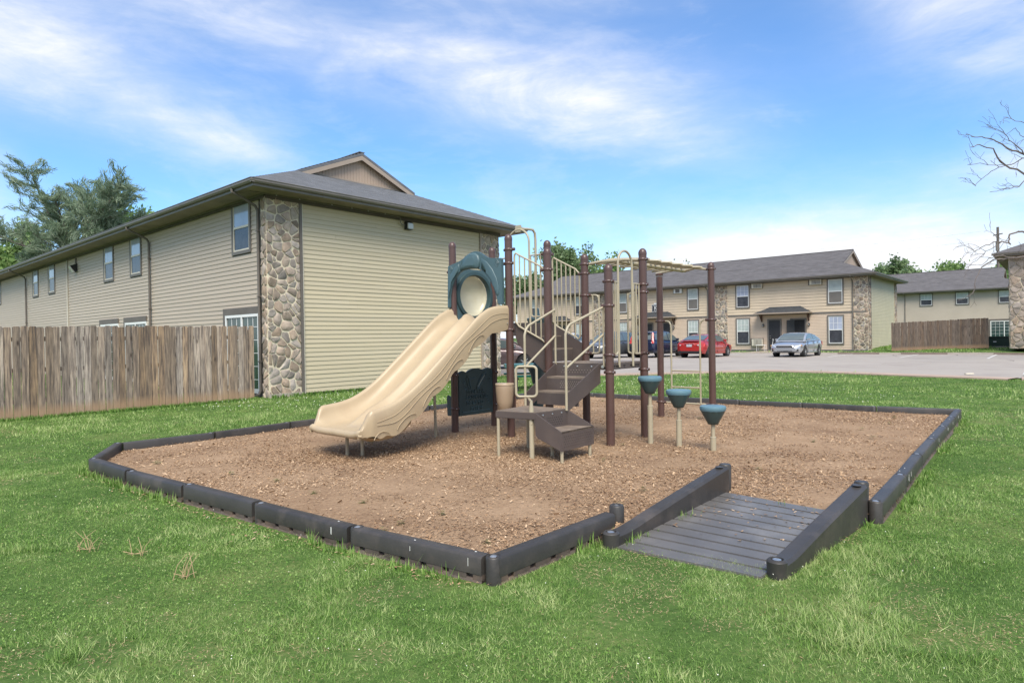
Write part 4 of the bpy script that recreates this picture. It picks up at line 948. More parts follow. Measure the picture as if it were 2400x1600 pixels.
# tufts hugging edges
def edge_tufts(seed):
    r=np.random.default_rng(seed); pts=[]
    loop=POLYO+[POLYO[0]]
    for a,b in zip(loop,loop[1:]):
        L=math.hypot(b[0]-a[0],b[1]-a[1]); n=int(L*46)
        for k in range(n):
            t=r.random(); pts.append((a[0]+(b[0]-a[0])*t,a[1]+(b[1]-a[1])*t,r.uniform(.0,.07)))
    Pf=[(F0.x,F0.y),tuple((F0+fd*8.2).xy)]
    out=[];tn=[]
    for (x,y,o_) in pts:
        dx,dy=x-cen[0],y-cen[1]; d=math.hypot(dx,dy); x+=dx/d*o_; y+=dy/d*o_
        if vnoise(np.array([x]),np.array([y]),1.7,61)[0]<.42: continue
        big=r.random()<.15; m=r.integers(3,9)
        for _ in range(m):
            a=r.uniform(0,2*PI); h=r.uniform(.03,.075)*(1.7 if big else 1); l=h*abs(r.normal(0,.5)); w=.003+.0005*y; px,py=x+r.normal(0,.015),y+r.normal(0,.015)
            gz_=hgt(px,py); out.append([(px-w*math.sin(a),py+w*math.cos(a),gz_),(px+w*math.sin(a),py-w*math.cos(a),gz_),(px+math.cos(a)*l,py+math.sin(a)*l,gz_+h)]); tn.append(r.normal(.45,.18))
    return np.array(out),np.array(tn)
q,t=edge_tufts(5); o=fastmesh('border_weeds',q,3,m_grass,t); tag(o,'longer grass and weeds growing against the black border timbers','weeds',kind='stuff')
r=np.random.default_rng(77); out=[];tn=[]
for k in range(900):
    t=r.random()*8.2; p=F0+fd*t+wdir*-(.05+abs(r.normal(0,.07))); 
    for _ in range(5):
        a=r.uniform(0,2*PI); h=r.uniform(.04,.11); px,py=p.x+r.normal(0,.02),p.y+r.normal(0,.02); w=.008; l=h*.5
        out.append([(px-w*math.sin(a),py+w*math.cos(a),0),(px+w*math.sin(a),py-w*math.cos(a),0),(px+math.cos(a)*l,py+math.sin(a)*l,h)]); tn.append(r.normal(.35,.15))
for k in range(500):
    t=r.random()*9.4; p=Vector(A0)+gdir*t-wdir*(.1+abs(r.normal(0,.08)))
    for _ in range(5):
        a=r.uniform(0,2*PI); h=r.uniform(.05,.14); px,py=p.x+r.normal(0,.02),p.y+r.normal(0,.02); w=.01; l=h*.5
        out.append([(px-w*math.sin(a),py+w*math.cos(a),0),(px+w*math.sin(a),py-w*math.cos(a),0),(px+math.cos(a)*l,py+math.sin(a)*l,h)]); tn.append(r.normal(.3,.15))
o=fastmesh('fence_weeds',np.array(out),3,m_grass,np.array(tn)); tag(o,'taller dark grass along the foot of the fence and end wall','weeds',kind='stuff')
# clover flowers (tiny white)
r=np.random.default_rng(9); out=[]
for (n,x0,x1,y0,y1,s) in ((150,-3.5,4.6,2.4,5.6,.0032),(180,-8,10,5.5,12,.005),(360,-7.5,-.5,14,22,.011),(220,0,9,13,22,.011)):
    for _ in range(n):
        x=r.uniform(x0,x1);y=r.uniform(y0,y1)
        if inpoly(np.array([x]),np.array([y]),POLYO)[0] or inpoly(np.array([x]),np.array([y]),RAMPO)[0]: continue
        dx=x-A0[0]; dy=y-A0[1]
        if dx*wdir.x+dy*wdir.y>-.05 and dx*gdir.x+dy*gdir.y>-.2 and dx*gdir.x+dy*gdir.y<9.6: continue
        z=r.uniform(.03,.06)+hgt(x,y); ss=s*r.uniform(.6,1.2)
        out.append([(x-ss,y,z),(x,y-ss,z-.3*ss),(x+ss,y,z),(x,y,z+ss)]); 
o=fastmesh('clover_flowers',np.array(out),4,m_flower); tag(o,'tiny white clover flowers dotted through the lawn','flowers',kind='stuff')
# weed sprouts in the chips
r=np.random.default_rng(19); out=[];tn=[]
for (x,y) in [(-3.1,6.9),(-2.45,6.5),(-1.9,5.95),(-1.35,5.6),(-.9,4.95),(-.2,4.45),(.35,4.6),(-.6,5.2),(-1.0,4.75),(1.05,7.35),(1.45,8.35),(1.2,5.9),(5.9,9.9),(5.2,9.4),(4.9,8.6),(6.4,10.6),(3.2,10.9),(5.1,11.8),(4.0,8.4),(2.6,6.7),(.9,5.4),(-4.3,7.6),(-2.0,8.9),(2.0,14.0)]:
    for _ in range(16):
        a=r.uniform(0,2*PI); rr_=abs(r.normal(0,.022)); px,py=x+math.cos(a)*rr_,y+math.sin(a)*rr_; s=.010+.0011*y; z=.105+r.uniform(.0,.03)
        out.append([(px-s,py,z),(px,py-s*.7,z+.006),(px+s,py,z+.004),(px,py+s*.7,z)]); tn.append(r.uniform(.35,.9))
o=fastmesh('weed_sprouts',np.array(out),4,m_leafl,np.array(tn)); tag(o,'small bright green weed sprouts scattered in the wood chips','weeds',kind='stuff')
for (x,y,lab,sd) in [(-3.15,4.62,'dry straw-coloured stalk clump in the left lawn, farthest left',1),(-2.12,4.05,'dry straw-coloured stalk clump in the left lawn with upright row of stems',2),(-2.72,4.5,'thin leaning dry stalks in the lawn between two straw clumps',3)]:
    tg=thing('dry_grass_clump',lab,'dry grass',(x,y,.035),group='dry stalk clumps in the left lawn'); rr=random.Random(sd); b=MB()
    for _ in range(9 if sd<3 else 5):
        a=rr.uniform(-.6,1.2) if sd==1 else rr.uniform(-.5,.6); L=rr.uniform(.08,.20); ox=rr.uniform(-.08,.08); oy=rr.uniform(-.03,.03)
        b.tube([(ox,oy,0),(ox+math.sin(a)*L*.3,oy,L*.5),(ox+math.sin(a)*L*.8,oy+rr.uniform(-.03,.03),L*.85)],[.0026,.002,.0012],5)
    for _ in range(4): 
        a=rr.uniform(0,2*PI); b.tube([(0,0,.015),(math.cos(a)*.09,math.sin(a)*.05,.03)],.002,5)
    b.build('stalks',m_dry,tg,smooth=True)
exec_part2=True

# ------------------------------------------------------------------ play structure
PB=Vector((.2,9.2,.08))
PS=thing('play_structure','brown and beige play structure with double slide, stairs and overhead ladder on the wood chips','playground',PB)
def part(b,name,m,parent=None,**k): 
    p=parent or PS
    return b.build(name,m,p,off=PB,**k)
p_={k:Vector((*v,0)) for k,v in dict(a=(-.917,9.939),b=(-.312,10.58),c=(-.031,9.265),d=(.574,9.906),e=(.515,8.905),f=(1.114,9.549),g=(1.293,8.392),h=(1.887,9.038),i=(2.637,11.227),j=(3.358,10.604)).items()}
tops=dict(a=3.06,b=3.06,c=3.06,d=3.06,e=2.80,f=2.79,g=2.50,h=2.79,i=2.66,j=2.76)
PR=.057
def Z(v,z): return Vector((v.x,v.y,z))
def clampring(p,z,dirs=(),rad=PR+.004,parent=None):
    b=MB(); b.lathe(Z(p,z-.022),[(rad-.006,0),(rad,.006),(rad+.004,.022),(rad,.038),(rad-.006,.044)],16)
    for d in dirs:
        d=d.normalized(); b.tube([Z(p,z)+d*(rad-.01),Z(p,z)+d*(rad+.045)],.024,10)
    for s in (1,-1):
        t=Vector((.8,-.6,0))*s; b.lathe(Z(p,z)+t*(rad+.0),[(.02,0),(.02,.02),(.0,.022)],8,axis=t)
    o=part(b,'clamp',m_post,parent,smooth=True)
    b=MB(); 
    t=Vector((.55,-.83,0)); b.lathe(Z(p,z)+t*(rad+.004),[(.009,0),(.009,.006),(0,.009)],8,axis=t); b.build('bolt',m_bolt,o,off=PB); return o
posts={}
for k,p in p_.items():
    t=tops[k]; b=MB(); b.tube([Z(p,.03),Z(p,t-.07)],PR,20); po=part(b,'post',m_post,smooth=True); posts[k]=po
    if k!='i':
        b=MB(); b.lathe(Z(p,t-.085),[(PR+.0025,0),(PR+.003,.02),(PR+.0025,.035),(PR*.9,.062),(PR*.62,.082),(PR*.3,.092),(0,.095)],20); b.build('post_cap',m_post,po,off=PB,smooth=True)
U=(p_['c']-p_['a']).normalized()        # right
Vd=(p_['b']-p_['a']).normalized()       # back
U2=(p_['g']-p_['e']).normalized(); V2_=(p_['h']-p_['g']).normalized()
def deck(A,B,C,D_,z,th=.085,name='deck'):
    cen_=(A+B+C+D_)/4; q=[cen_+(P-cen_)*.97 for P in (A,B,C,D_)]
    b=MB(); b.prism([Z(P,z-th) for P in q],Vector((0,0,th-.006))); o=part(b,name,m_deck,bevel=.006)
    q2=[cen_+(P-cen_)*.94 for P in (A,B,C,D_)]; b=MB(); b.prism([Z(P,z-.006) for P in q2],Vector((0,0,.007))); b.build('deck_surface',m_decktop,o,off=PB); return o
zu,zmid,zl=1.77,1.19,.66
deck(p_['a'],p_['c'],p_['d'],p_['b'],zu,.075); dm=deck(p_['e'],p_['g'],p_['h'],p_['f'],zmid,.09)
# slots along the middle deck edge facing right
b=MB(); nrm=Vector((V2_.y,-V2_.x,0))
for t in (.10,.14,.21,.25,.42,.62,.67,.74,.79,.84):
    c=p_['g'].lerp(p_['h'],t); b.box(Z(c,zmid-.04)+nrm*-.006,(.022,.03,.010),(V2_,nrm,Vector((0,0,1))))
b.build('slots',m_slot,dm,off=PB)
for k in 'abcd': clampring(p_[k],zu-.10)
for k in 'efgh': clampring(p_[k],zmid-.12)
def railing(P,Q,zt0,zt1,zb0,zb1,n,round_=.07,r=.0135,rb=.0105,ins=.07,ins1=.035):
    """tubular guard panel: rounded outline with vertical bars, from post P to post Q"""
    d=(Q-P); L=d.length; u=d.normalized(); a=ins; e=L-ins1; f=lambda s,z0,z1:z0+(z1-z0)*s/L
    T=lambda s:Z(P+u*s,f(s,zt0,zt1)); Bm=lambda s:Z(P+u*s,f(s,zb0,zb1)); rd=round_
    pts=[Bm(a+rd)]; 
    pts+=[Bm(a)+Vector((0,0,rd*k)) + (u*(rd*kk)) for k,kk in ((.08,.5),(.4,.12),(1,0))]
    pts+=[T(a)+Vector((0,0,-rd))]+[T(a)+Vector((0,0,-rd*k))+u*(rd*kk) for k,kk in ((.45,.08),(.12,.4))]+[T(a+rd)+Vector((0,0,.0))]
    pts+=[T(e-rd)]+[T(e)+Vector((0,0,-rd*k))-u*(rd*kk) for k,kk in ((.08,.45),(.4,.12),(1,0))]
    pts+=[Bm(e)+Vector((0,0,rd))]+[Bm(e)+Vector((0,0,rd*k))-u*(rd*kk) for k,kk in ((.4,.12),(.08,.5))]+[Bm(e-rd)]
    b=MB(); b.tube(pts,r,10,closed=True); o=part(b,'guard_rail',m_beige,smooth=True)
    for i in range(n):
        s=a+(e-a)*(i+1)/(n+1); b=MB(); b.tube([Bm(s),T(s)],rb,8); b.build('baluster',m_beige,o,off=PB,smooth=True)
    for (pp,dd,z) in ((P,u,zt0-.0),(Q,-u,zt1-.0)): clampring(pp,z,(dd,))
    return o
# sloped guards beside the upper stairs
railing(p_['c'],p_['e'],2.84,2.50,1.80,1.46,5,ins=.10,ins1=.03)
railing(p_['d'],p_['f'],2.84,2.50,1.80,1.46,5,ins=.09,ins1=.09)
# upper stairs (middle deck up to the slide deck)
nin=Vector((-U2.y,U2.x,0))
UU=(p_['e']-p_['c']).normalized()
def side_plate(pts,name='stringer',th=.012,nrm=None,m=None):
    b=MB(); n=nrm.normalized(); b.prism([Vector(q)-n*th/2 for q in pts],n*th); return part(b,name,m or m_deck)
for s,(P,Q) in enumerate(((p_['c'],p_['e']),(p_['d'],p_['f']))):
    d=(Q-P); L=d.length; u=d.normalized(); n=Vector((-u.y,u.x,0)); off=n*(.03 if s==0 else -.03)
    c=lambda t,z:Z(P+u*t+off,z)
    side_plate([c(.09,1.76),c(L-.02,1.44),c(L-.02,1.10),c(L-.12,1.08),c(.12,1.46),c(.09,1.55)],'stair_side',nrm=n)
for k in (1,2):
    t=1-k*.30; z=zmid+.193*k
    A_=p_['c'].lerp(p_['e'],t);B_=p_['d'].lerp(p_['f'],t); A2=p_['c'].lerp(p_['e'],t-.30);B2=p_['d'].lerp(p_['f'],t-.30)
    A_,B_=A_.lerp(B_,.05),B_.lerp(A_,.05);A2,B2=A2.lerp(B2,.05),B2.lerp(A2,.05)
    b=MB(); b.prism([Z(A_,z-.02),Z(B_,z-.02),Z(B2,z-.02),Z(A2,z-.02)],Vector((0,0,.02))); part(b,'stair_tread',m_decktop)
    b=MB(); b.prism([Z(A_,z-.195),Z(B_,z-.195),Z(B_,z-.021),Z(A_,z-.021)],-UU*.012); part(b,'stair_riser',m_deck)
A_=p_['c'].lerp(p_['e'],.10);B_=p_['d'].lerp(p_['f'],.10); b=MB(); b.prism([Z(A_,zu-.195),Z(B_,zu-.195),Z(B_,zu-.021),Z(A_,zu-.021)],-UU*.012); part(b,'stair_riser',m_deck)
# ---- lower stairs: middle deck front edge (e-g) down to the landing
LFL=Vector((-.219,7.735,0));LBL=Vector((.183,8.283,0));LBR=Vector((.666,7.845,0));LFR=Vector((.264,7.451,0))
EL=p_['e'].lerp(p_['g'],.235); ER=p_['e'].lerp(p_['g'],.95); EL=p_['e']+U2*.17; ER=p_['g']-U2*.12
EL=Vector((.605,8.80,0)); ER=Vector((1.17,8.44,0))
def punched(b,A_,B_,z0,z1,n,rows,x0=.08,x1=.92,r=.0065,nr=None):
    for j in range(rows):
        z=z0+(z1-z0)*(j+.5)/rows
        for i in range(n):
            t=x0+(x1-x0)*(i+(.5 if j%2 else 0))/n; c=Z(A_.lerp(B_,t),z)+nr*.008; b.box(c,(r*1.5,.003,r*1.5),((B_-A_).normalized(),nr,Vector((0,0,1))))
frontn=Vector(((B:=(ER-EL)).y,-B.x,0)).normalized()
nst=3
for k in range(nst+1):
    t0=k/nst; z=zmid-.177*k
    if k>0 and k<nst:
        tb=(k-1)/nst
        Af,Bf=EL.lerp(LBL,t0),ER.lerp(LBR,t0); Ab,Bb=EL.lerp(LBL,tb),ER.lerp(LBR,tb)
        b=MB(); b.prism([Z(Af,z-.022),Z(Bf,z-.022),Z(Bb,z-.022),Z(Ab,z-.022)],Vector((0,0,.022))); part(b,'stair_tread',m_decktop)
    if k<nst:
        Af,Bf=EL.lerp(LBL,t0),ER.lerp(LBR,t0)
        b=MB(); b.prism([Z(Af,z-.176),Z(Bf,z-.176),Z(Bf,z-.023),Z(Af,z-.023)],-frontn*.014); o=part(b,'stair_riser',m_deck)
        b=MB(); 
        if k==0: punched(b,Af,Bf,z-.14,z-.08,13,2,.14,.95,nr=frontn)
        if k==1: punched(b,Af,Bf,z-.15,z-.045,14,4,.34,.95,nr=frontn)
        if k==2: punched(b,Af,Bf,z-.14,z-.05,4,3,.72,.96,nr=frontn)
        b.build('punched_holes',m_hole,o,off=PB)
        if k==0:
            b=MB()
            for t in (.2,.5,.82): b.lathe(Z(Af.lerp(Bf,t),z-.045)+frontn*.002,[(.013,0),(.012,.006),(0,.01)],10,axis=frontn)
            b.build('bolts',m_bolt,o,off=PB)
for (E_,Lb,sg_) in ((EL,LBL,-1),(ER,LBR,1)):
    n=Vector(((Lb-E_).y,-(Lb-E_).x,0)).normalized()*sg_*-1
    side_plate([Z(E_,zmid-.0),Z(Lb,zl+.177+.0),Z(Lb,zl-.05),Z(E_.lerp(Lb,.12),zmid-.30),Z(E_,zmid-.27)],'stair_side',nrm=n)
# landing
b=MB(); b.prism([Z(P,zl-.085) for P in (LFL,LFR,LBR,LBL)],Vector((0,0,.08))); lo=part(b,'landing',m_deck,bevel=.006)
cc=(LFL+LFR+LBR+LBL)/4; b=MB(); b.prism([Z(cc+(P-cc)*.975,zl-.005) for P in (LFL,LFR,LBR,LBL)],Vector((0,0,.006))); b.build('landing_surface',m_decktop,lo,off=PB)
# box step down to the right
bd=((LBR-LFR)).normalized(); bo=Vector((bd.y,-bd.x,0)); F1=Vector((.552,7.241,0)); F2=Vector((.965,7.755,0)); 
F2=F1+(LBR-LFR)*1.02+Vector((.02,.08,0)); zt_=.455; zb_=.235
b=MB(); b.prism([Z(F1,zt_-.02),Z(F2,zt_-.02),Z(LBR.lerp(F2,.05),zt_-.02),Z(LFR.lerp(F1,.05),zt_-.02)],Vector((0,0,.02))); part(b,'stair_tread',m_decktop)
b=MB(); b.prism([Z(F1,zb_),Z(F2,zb_),Z(F2,zt_),Z(F1,zt_)],-bo*.014); o=part(b,'stair_riser',m_deck)
b=MB(); punched(b,F1,F2,zb_+.03,zt_-.04,14,5,.07,.95,r=.004,nr=bo); b.build('punched_holes',m_slot,o,off=PB)
b=MB(); b.prism([Z(LFR,zt_-.03),Z(LBR,zt_-.03),Z(LBR,zl-.006),Z(LFR,zl-.006)],bo*.012); o=part(b,'stair_riser',m_deck)
b=MB()
for t in (.2,.5,.8): b.lathe(Z(LFR.lerp(LBR,t),zl-.04)+bo*.013,[(.012,0),(.011,.006),(0,.01)],10,axis=bo)
b.build('bolts',m_bolt,o,off=PB)
b=MB(); punched(b,LFR,LBR,zt_+.02,zl-.07,9,4,.3,.85,r=.005,nr=bo*1.6); b.build('punched_holes',m_slot,o,off=PB)
for (I,O_) in ((LFR,F1),(LBR,F2)):
    side_plate([Z(I,zl-.005),Z(O_,zt_+.0),Z(O_,zb_),Z(I.lerp(O_,.1),zl-.30),Z(I,zl-.26)],'stair_side',nrm=bd)
for P in (LFL.lerp(cc,.08),LBL.lerp(cc,.12)): 
    b=MB(); b.tube([Z(P,.04),Z(P,zl-.09)],.020,12); part(b,'support_leg',m_beige,smooth=True)
for P in (F1.lerp(F2,.06)-bo*.03,F1.lerp(F2,.93)-bo*.03,LFR.lerp(LBR,.5)): 
    b=MB(); b.tube([Z(P,.04),Z(P,zb_+.02)],.020,12); part(b,'support_leg',m_beige,smooth=True)
# hand-hold post with square loop
hp=Vector((.218,7.532,0)); b=MB(); b.tube([Z(hp,.04),Z(hp,.70),Z(hp,.76),Z(hp,.80)],[.030,.030,.020,.016],14); hh=part(b,'hand_post',m_beige,smooth=True)
b=MB(); ux_=Vector((.985,-.17,0)); z0,z1,w=.845,1.205,.125; rd=.045; c0=hp-Vector((.055,0,0)); pts=[]
for (sx,sz,a0) in ((1,1,0),(-1,1,90),(-1,-1,180),(1,-1,270)):
    for k in range(5):
        a=R(a0+k*22.5); pts.append(Z(c0+ux_*(sx*(w-rd)+rd*math.cos(a)),(z1-rd if sz>0 else z0+rd)+rd*math.sin(a)))
b.tube(pts,.0155,10,closed=True); b.build('hand_loop',m_beige,hh,off=PB,smooth=True)
b=MB(); b.tube([Z(hp,.78),Z(hp+Vector((-.04,0,0)),.845)],.016,8)
for z in (.52,.57): b.lathe(Z(hp,z)+Vector((0,-.028,0)),[(.012,0),(.01,.006),(0,.008)],8,axis=(0,-1,0))
b.build('neck',m_beige,hh,off=PB,smooth=True)
# handrails of the lower stairs
def handrail(E_,Lb,ztop,name='handrail',toclamp=None):
    d=(E_-Lb); u=d.normalized(); 
    bot=Lb+u*-.03; b=MB(); pts=[Z(bot,zl-.02),Z(bot,zl+.96-.12)]
    top=Z(E_+u*.02,ztop)
    k0=Z(bot,zl+.96-.04); k1=Z(bot+u*.035,zl+.96+.035); k2=Z(bot+u*.09,zl+.96+.085)
    pts+=[k0,k1,k2,top]
    if toclamp is not None: pts+=[Z(E_+u*.06,ztop+.035),toclamp]
    b.tube(pts,.0165,10); o=part(b,name,m_beige,smooth=True)
    b=MB(); b.tube([Z(bot,zl+.50),Z(E_+u*.03,ztop-.36)],.0150,10); b.build('mid_rail',m_beige,o,off=PB,smooth=True)
    b=MB(); b.tube([Z(E_+u*.03,zmid-.05),Z(E_+u*.03,ztop-.01)],.0150,10); b.build('end_upright',m_beige,o,off=PB,smooth=True)
    return o
nE=Vector((-U2.x,-U2.y,0))
handrail(EL-U2*.02,LBL-U2*.0,1.93); handrail(ER+U2*.04,LBR+U2*.02,1.935,toclamp=Z(p_['g']-U2*.07,1.955))
clampring(p_['g'],1.955,(-U2,))
b=MB(); b.lathe(Z(ER+U2*.05,zmid-.045)+frontn*.02,[(.022,0),(.022,.008)],10,axis=frontn); b.lathe(Z(ER+U2*.05,zmid-.045)+frontn*.03,[(.010,0),(.008,.006)],10,axis=frontn); part(b,'mount_bolt',m_bolt)
# ---- entry hoops with half guards
def hoop_side(P,Q,z0,zr,zh,zbot,lo,hi,n=2,deckz=1.19,hoop=True,name='entry_hoop'):
    L=(Q-P).length; u=(Q-P).normalized(); T=lambda s,z:Z(P+u*s,z); a,c=lo,hi; rr_=(c-a)/2; cx=(a+c)/2
    b=MB(); pts=[T(a,deckz-.06)]+[T(cx-rr_*math.cos(R(t)),zh-rr_*1.05+rr_*1.05*math.sin(R(t))) for t in range(0,181,15)]+[T(c,deckz-.06)]
    o=None
    if hoop: b.tube(pts,.0165,10); o=part(b,name,m_beige,smooth=True)
    for (s0,s1,sg_) in ((.07,a,1),(L-.07,c,-1)):
        b=MB()
        if hoop: b.tube([T(s0,zr),T(s1,zr)],.0125,8)
        else: b.tube([T(s0,zr),T(s1-sg_*.09,zr),T(s1-sg_*.05,zr-.012),T(s1-sg_*.034,zr-.05),T(s1-sg_*.03,zr-.1),T(s1-sg_*.03,z0+.05)],.0125,8)
        rd=.05; m=s1-sg_*.03
        b.tube([T(s0,z0)]+[T(m-sg_*rd,z0),T(m-sg_*rd*.4,z0+rd*.15),T(m-sg_*rd*.05,z0+rd*.5),T(m,z0+rd*1.2),T(m,zr)],.0125,8)
        for k in range(n):
            s=s0+(m-s0)*(k+.6)/(n+.6); b.tube([T(s,z0),T(s,zr)],.0105,8)
        q=part(b,'half_guard',m_beige,smooth=True)
        clampring(P if sg_>0 else Q,zr,(u*sg_,)); clampring(P if sg_>0 else Q,z0,(u*sg_,))
    return o
hoop_side(p_['g'],p_['h'],1.30,2.28,2.72,1.2,.235,.585)
hoop_side(p_['b'],p_['d'],1.88,2.86,3.30,1.8,.345,.765,deckz=1.77)
hoop_side(p_['f'],p_['h'],1.30,2.17,2.17,1.2,.26,.66,n=1,hoop=False)
# bubble climber pole behind: hoop top plate, curved pole and stacked steps
mid=p_['b'].lerp(p_['d'],.5); back=Vd
b=MB(); b.box(Z(mid,3.31),(.13,.02,.12),(U,Vd,Vector((0,0,1)))); part(b,'mount_plate',m_beige,bevel=.01)
pq=Vector((.415,10.5,0))
b=MB(); b.tube([Z(mid,3.31),Z(mid.lerp(pq,.5),3.33),Z(mid.lerp(pq,.85),3.33),Z(mid.lerp(pq,.97),3.28),Z(pq,3.18),Z(pq,.06)],.021,12); pole=part(b,'climbing_pole',m_beige,smooth=True)
for z in (.68,1.08,1.48,1.88): 
    b=MB(); b.lathe(Z(pq,z-.30),[(.03,0),(.085,.0),(.12,.17),(.16,.25),(.165,.275),(.16,.29),(.075,.31),(.05,.36),(.045,.44),(.022,.46)],20); b.build('climbing_step',m_teal,pole,off=PB,smooth=True)
# drum on post c
dr=p_['c']+Vector((-.085,-.17,0)); b=MB()
b.lathe(Z(dr,.42),[(.075,0),(.078,.02),(.085,.06),(.088,.065),(.09,.08),(.095,.085),(.118,.22),(.130,.36),(.133,.44),(.130,.455)],26); o=part(b,'drum',m_drum,smooth=True)
b=MB(); b.lathe(Z(dr,.868),[(.128,0),(.137,.004),(.138,.018),(.133,.028),(.05,.024),(0,.024)],26); b.build('drum_head',mat('drum_head_plastic',(.44,.335,.23),.4,.06,4),o,off=PB,smooth=True)
b=MB(); b.tube([Z(dr+Vector((.12,.05,0)),.84),Z(dr+Vector((.155,.06,0)),.84)],.016,8); b.tube([Z(dr+Vector((.10,.05,0)),.50),Z(dr+Vector((.155,.07,0)),.50)],.016,8); b.tube([Z(dr+Vector((.15,.06,0)),.46),Z(dr+Vector((.15,.06,0)),.88)],.012,8); b.build('drum_bracket',m_post,o,off=PB,smooth=True)
# ---- overhead ladder
fh=p_['f'].lerp(p_['h'],.5); ij=p_['i'].lerp(p_['j'],.5); zo=2.66
b=MB(); b.tube([Z(p_['f'].lerp(p_['h'],.06),zo-.02),Z(p_['f'].lerp(p_['h'],.3),zo+.0),Z(p_['f'].lerp(p_['h'],.7),zo+.0),Z(p_['f'].lerp(p_['h'],.94),zo-.02)],[.018,.026,.026,.018],12); b.tube([Z(p_['f'].lerp(p_['h'],.40),zo),Z(p_['f'].lerp(p_['h'],.56),zo)],.036,12)
ol=part(b,'overhead_ladder',m_beige,smooth=True)
b=MB(); b.tube([Z(fh,zo),Z(ij-(ij-fh).normalized()*.02,zo)],.034,12); b.build('centre_beam',m_beige,ol,off=PB,smooth=True)
lu=(ij-fh).normalized(); ln_=Vector((lu.y,-lu.x,0)); LL=(ij-fh).length
for k in range(6):
    c=fh+lu*(LL*(k+.75)/6.6); b=MB(); pts=[]
    for t in range(16):
        a=2*PI*t/16; sx=math.cos(a); pts.append(Z(c+ln_*(.43*math.copysign(abs(sx)**.8,sx))+lu*(.10*math.sin(a)+.05*math.cos(a)),zo+.035-.03*abs(sx)))
    b.tube(pts,.0185,8,closed=True); b.build('rung_loop',m_beige,ol,off=PB,smooth=True)
b=MB(); b.tube([Z(p_['i']-(p_['j']-p_['i']).normalized()*.06,zo-.01),Z(p_['i'].lerp(p_['j'],.3),zo+.03),Z(ij,zo+.0),Z(p_['i'].lerp(p_['j'],.7),zo+.03),Z(p_['i'].lerp(p_['j'],.94),zo-.01)],[.02,.022,.03,.022,.018],12); b.build('end_bar',m_beige,ol,off=PB,smooth=True)
for k,z in (('f',zo-.02),('h',zo-.02),('j',zo-.01)): clampring(p_[k],z)
b=MB(); b.lathe(Z(p_['i'],zo-.05),[(PR+.01,0),(PR+.012,.03),(.05,.04)],14); part(b,'clamp',m_post,smooth=True)
# rung ladder between i and j
iu=(p_['j']-p_['i']); IL=iu.length; iu=iu.normalized(); T=lambda s,z:Z(p_['i']+iu*s,z)
b=MB()
b.tube([T(.07,1.80),T(.14,1.80),T(.18,1.78),T(.205,1.73),T(.21,1.66),T(.21,.43),T(.21,.37)],.0155,10); b.tube([T(IL-.07,1.80),T(IL-.14,1.80),T(IL-.18,1.78),T(IL-.155-.0,1.73) if False else T(IL-.205,1.73),T(IL-.21,1.66),T(IL-.21,.37)],.0155,10)
b.tube([T(.07,.37),T(IL-.07,.37)],.0155,10); rl=part(b,'rung_ladder',m_beige,smooth=True)
for z in (.645,.93,): 
    b=MB(); b.tube([T(.21,z),T(IL-.21,z)],.014,10); b.build('rung',m_beige,rl,off=PB,smooth=True)
for k in 'ij':
    d=iu if k=='i' else -iu
    for z in (1.80,.37): clampring(p_[k],z,(d,))
# ---- slide
S0=(p_['a']+p_['c'])/2; DU=U.copy(); DS=Vector((-.70,-.714,0))
prof=[(0,1.79),(.12,1.785),(.25,1.765),(.40,1.70),(.55,1.60),(.75,1.43),(1.13,1.11),(1.55,.765),(1.75,.63),(1.95,.535),(2.15,.485),(2.35,.462),(2.44,.452)]
def zf(s):
    for (a,za),(c,zc) in zip(prof,prof[1:]):
        if s<=c: t=(s-a)/(c-a); t=max(0,t); return za+(zc-za)*t
    return prof[-1][1]
def zfs(s): return sum(zf(min(2.44,max(0,s+k*.05)))*w for k,w in ((-2,.1),(-1,.2),(0,.4),(1,.2),(2,.1)))
def shift(l,s): return .12*(l/.56)*min(1,s/.3)*(1-sst((s-2.05)/.4)*.7)
def SP(l,s,z): s2=s+shift(l,s); return Z(S0+DU*l+DS*s2,z)
rows=[]; NS=64
for i in range(NS+1):
    s=2.46*i/NS; zfl=zfs(s); k=1-sst((s-2.33)/.145)**1.5; hr=.235*(.05+.95*k) ; hc=.155*(.02+.98*(1-sst((s-1.95)/.42)))
    if s<.35: hc=.155*sst(s/.30)+.02
    wsc=1-.10*sst((s-2.28)/.18)**2
    gq=sst((s-2.15)/.22)
    row=[]; 
    def add(l,h): row.append(SP(l*wsc,s,zfl+h))
    # left skirt
    skb=max(.0,.13+.055*abs(math.sin((s+.1)*PI/.36))**.8)*(1-.45*sst((s-1.9)/.5))*(.3+.7*min(1,(s+.15)/.4)); skb=skb*(1-gq)+.07*gq
    add(-.575,-skb+.0); add(-.585,-skb*.3); add(-.59,hr*.45); add(-.588,hr*.8); add(-.575,hr*.97); add(-.555,hr*1.0); add(-.532,hr*.96); add(-.512,hr*.80)
    for t in np.linspace(-.93,.93,13):
        x=t; h=(hr*.78 if x<0 else hc)*abs(x)**3.6; add(-.27+x*.255,h)
    add(0,hc*.98)
    for t in np.linspace(-.93,.93,13):
        x=t; h=(hc if x<0 else hr*.78)*abs(x)**3.6; add(.27+x*.255,h)
    add(.512,hr*.80); add(.532,hr*.96); add(.555,hr*1.0); add(.575,hr*.97); add(.588,hr*.8); add(.59,hr*.45); add(.585,-skb*.3); add(.575,-skb)
    rows.append(row)
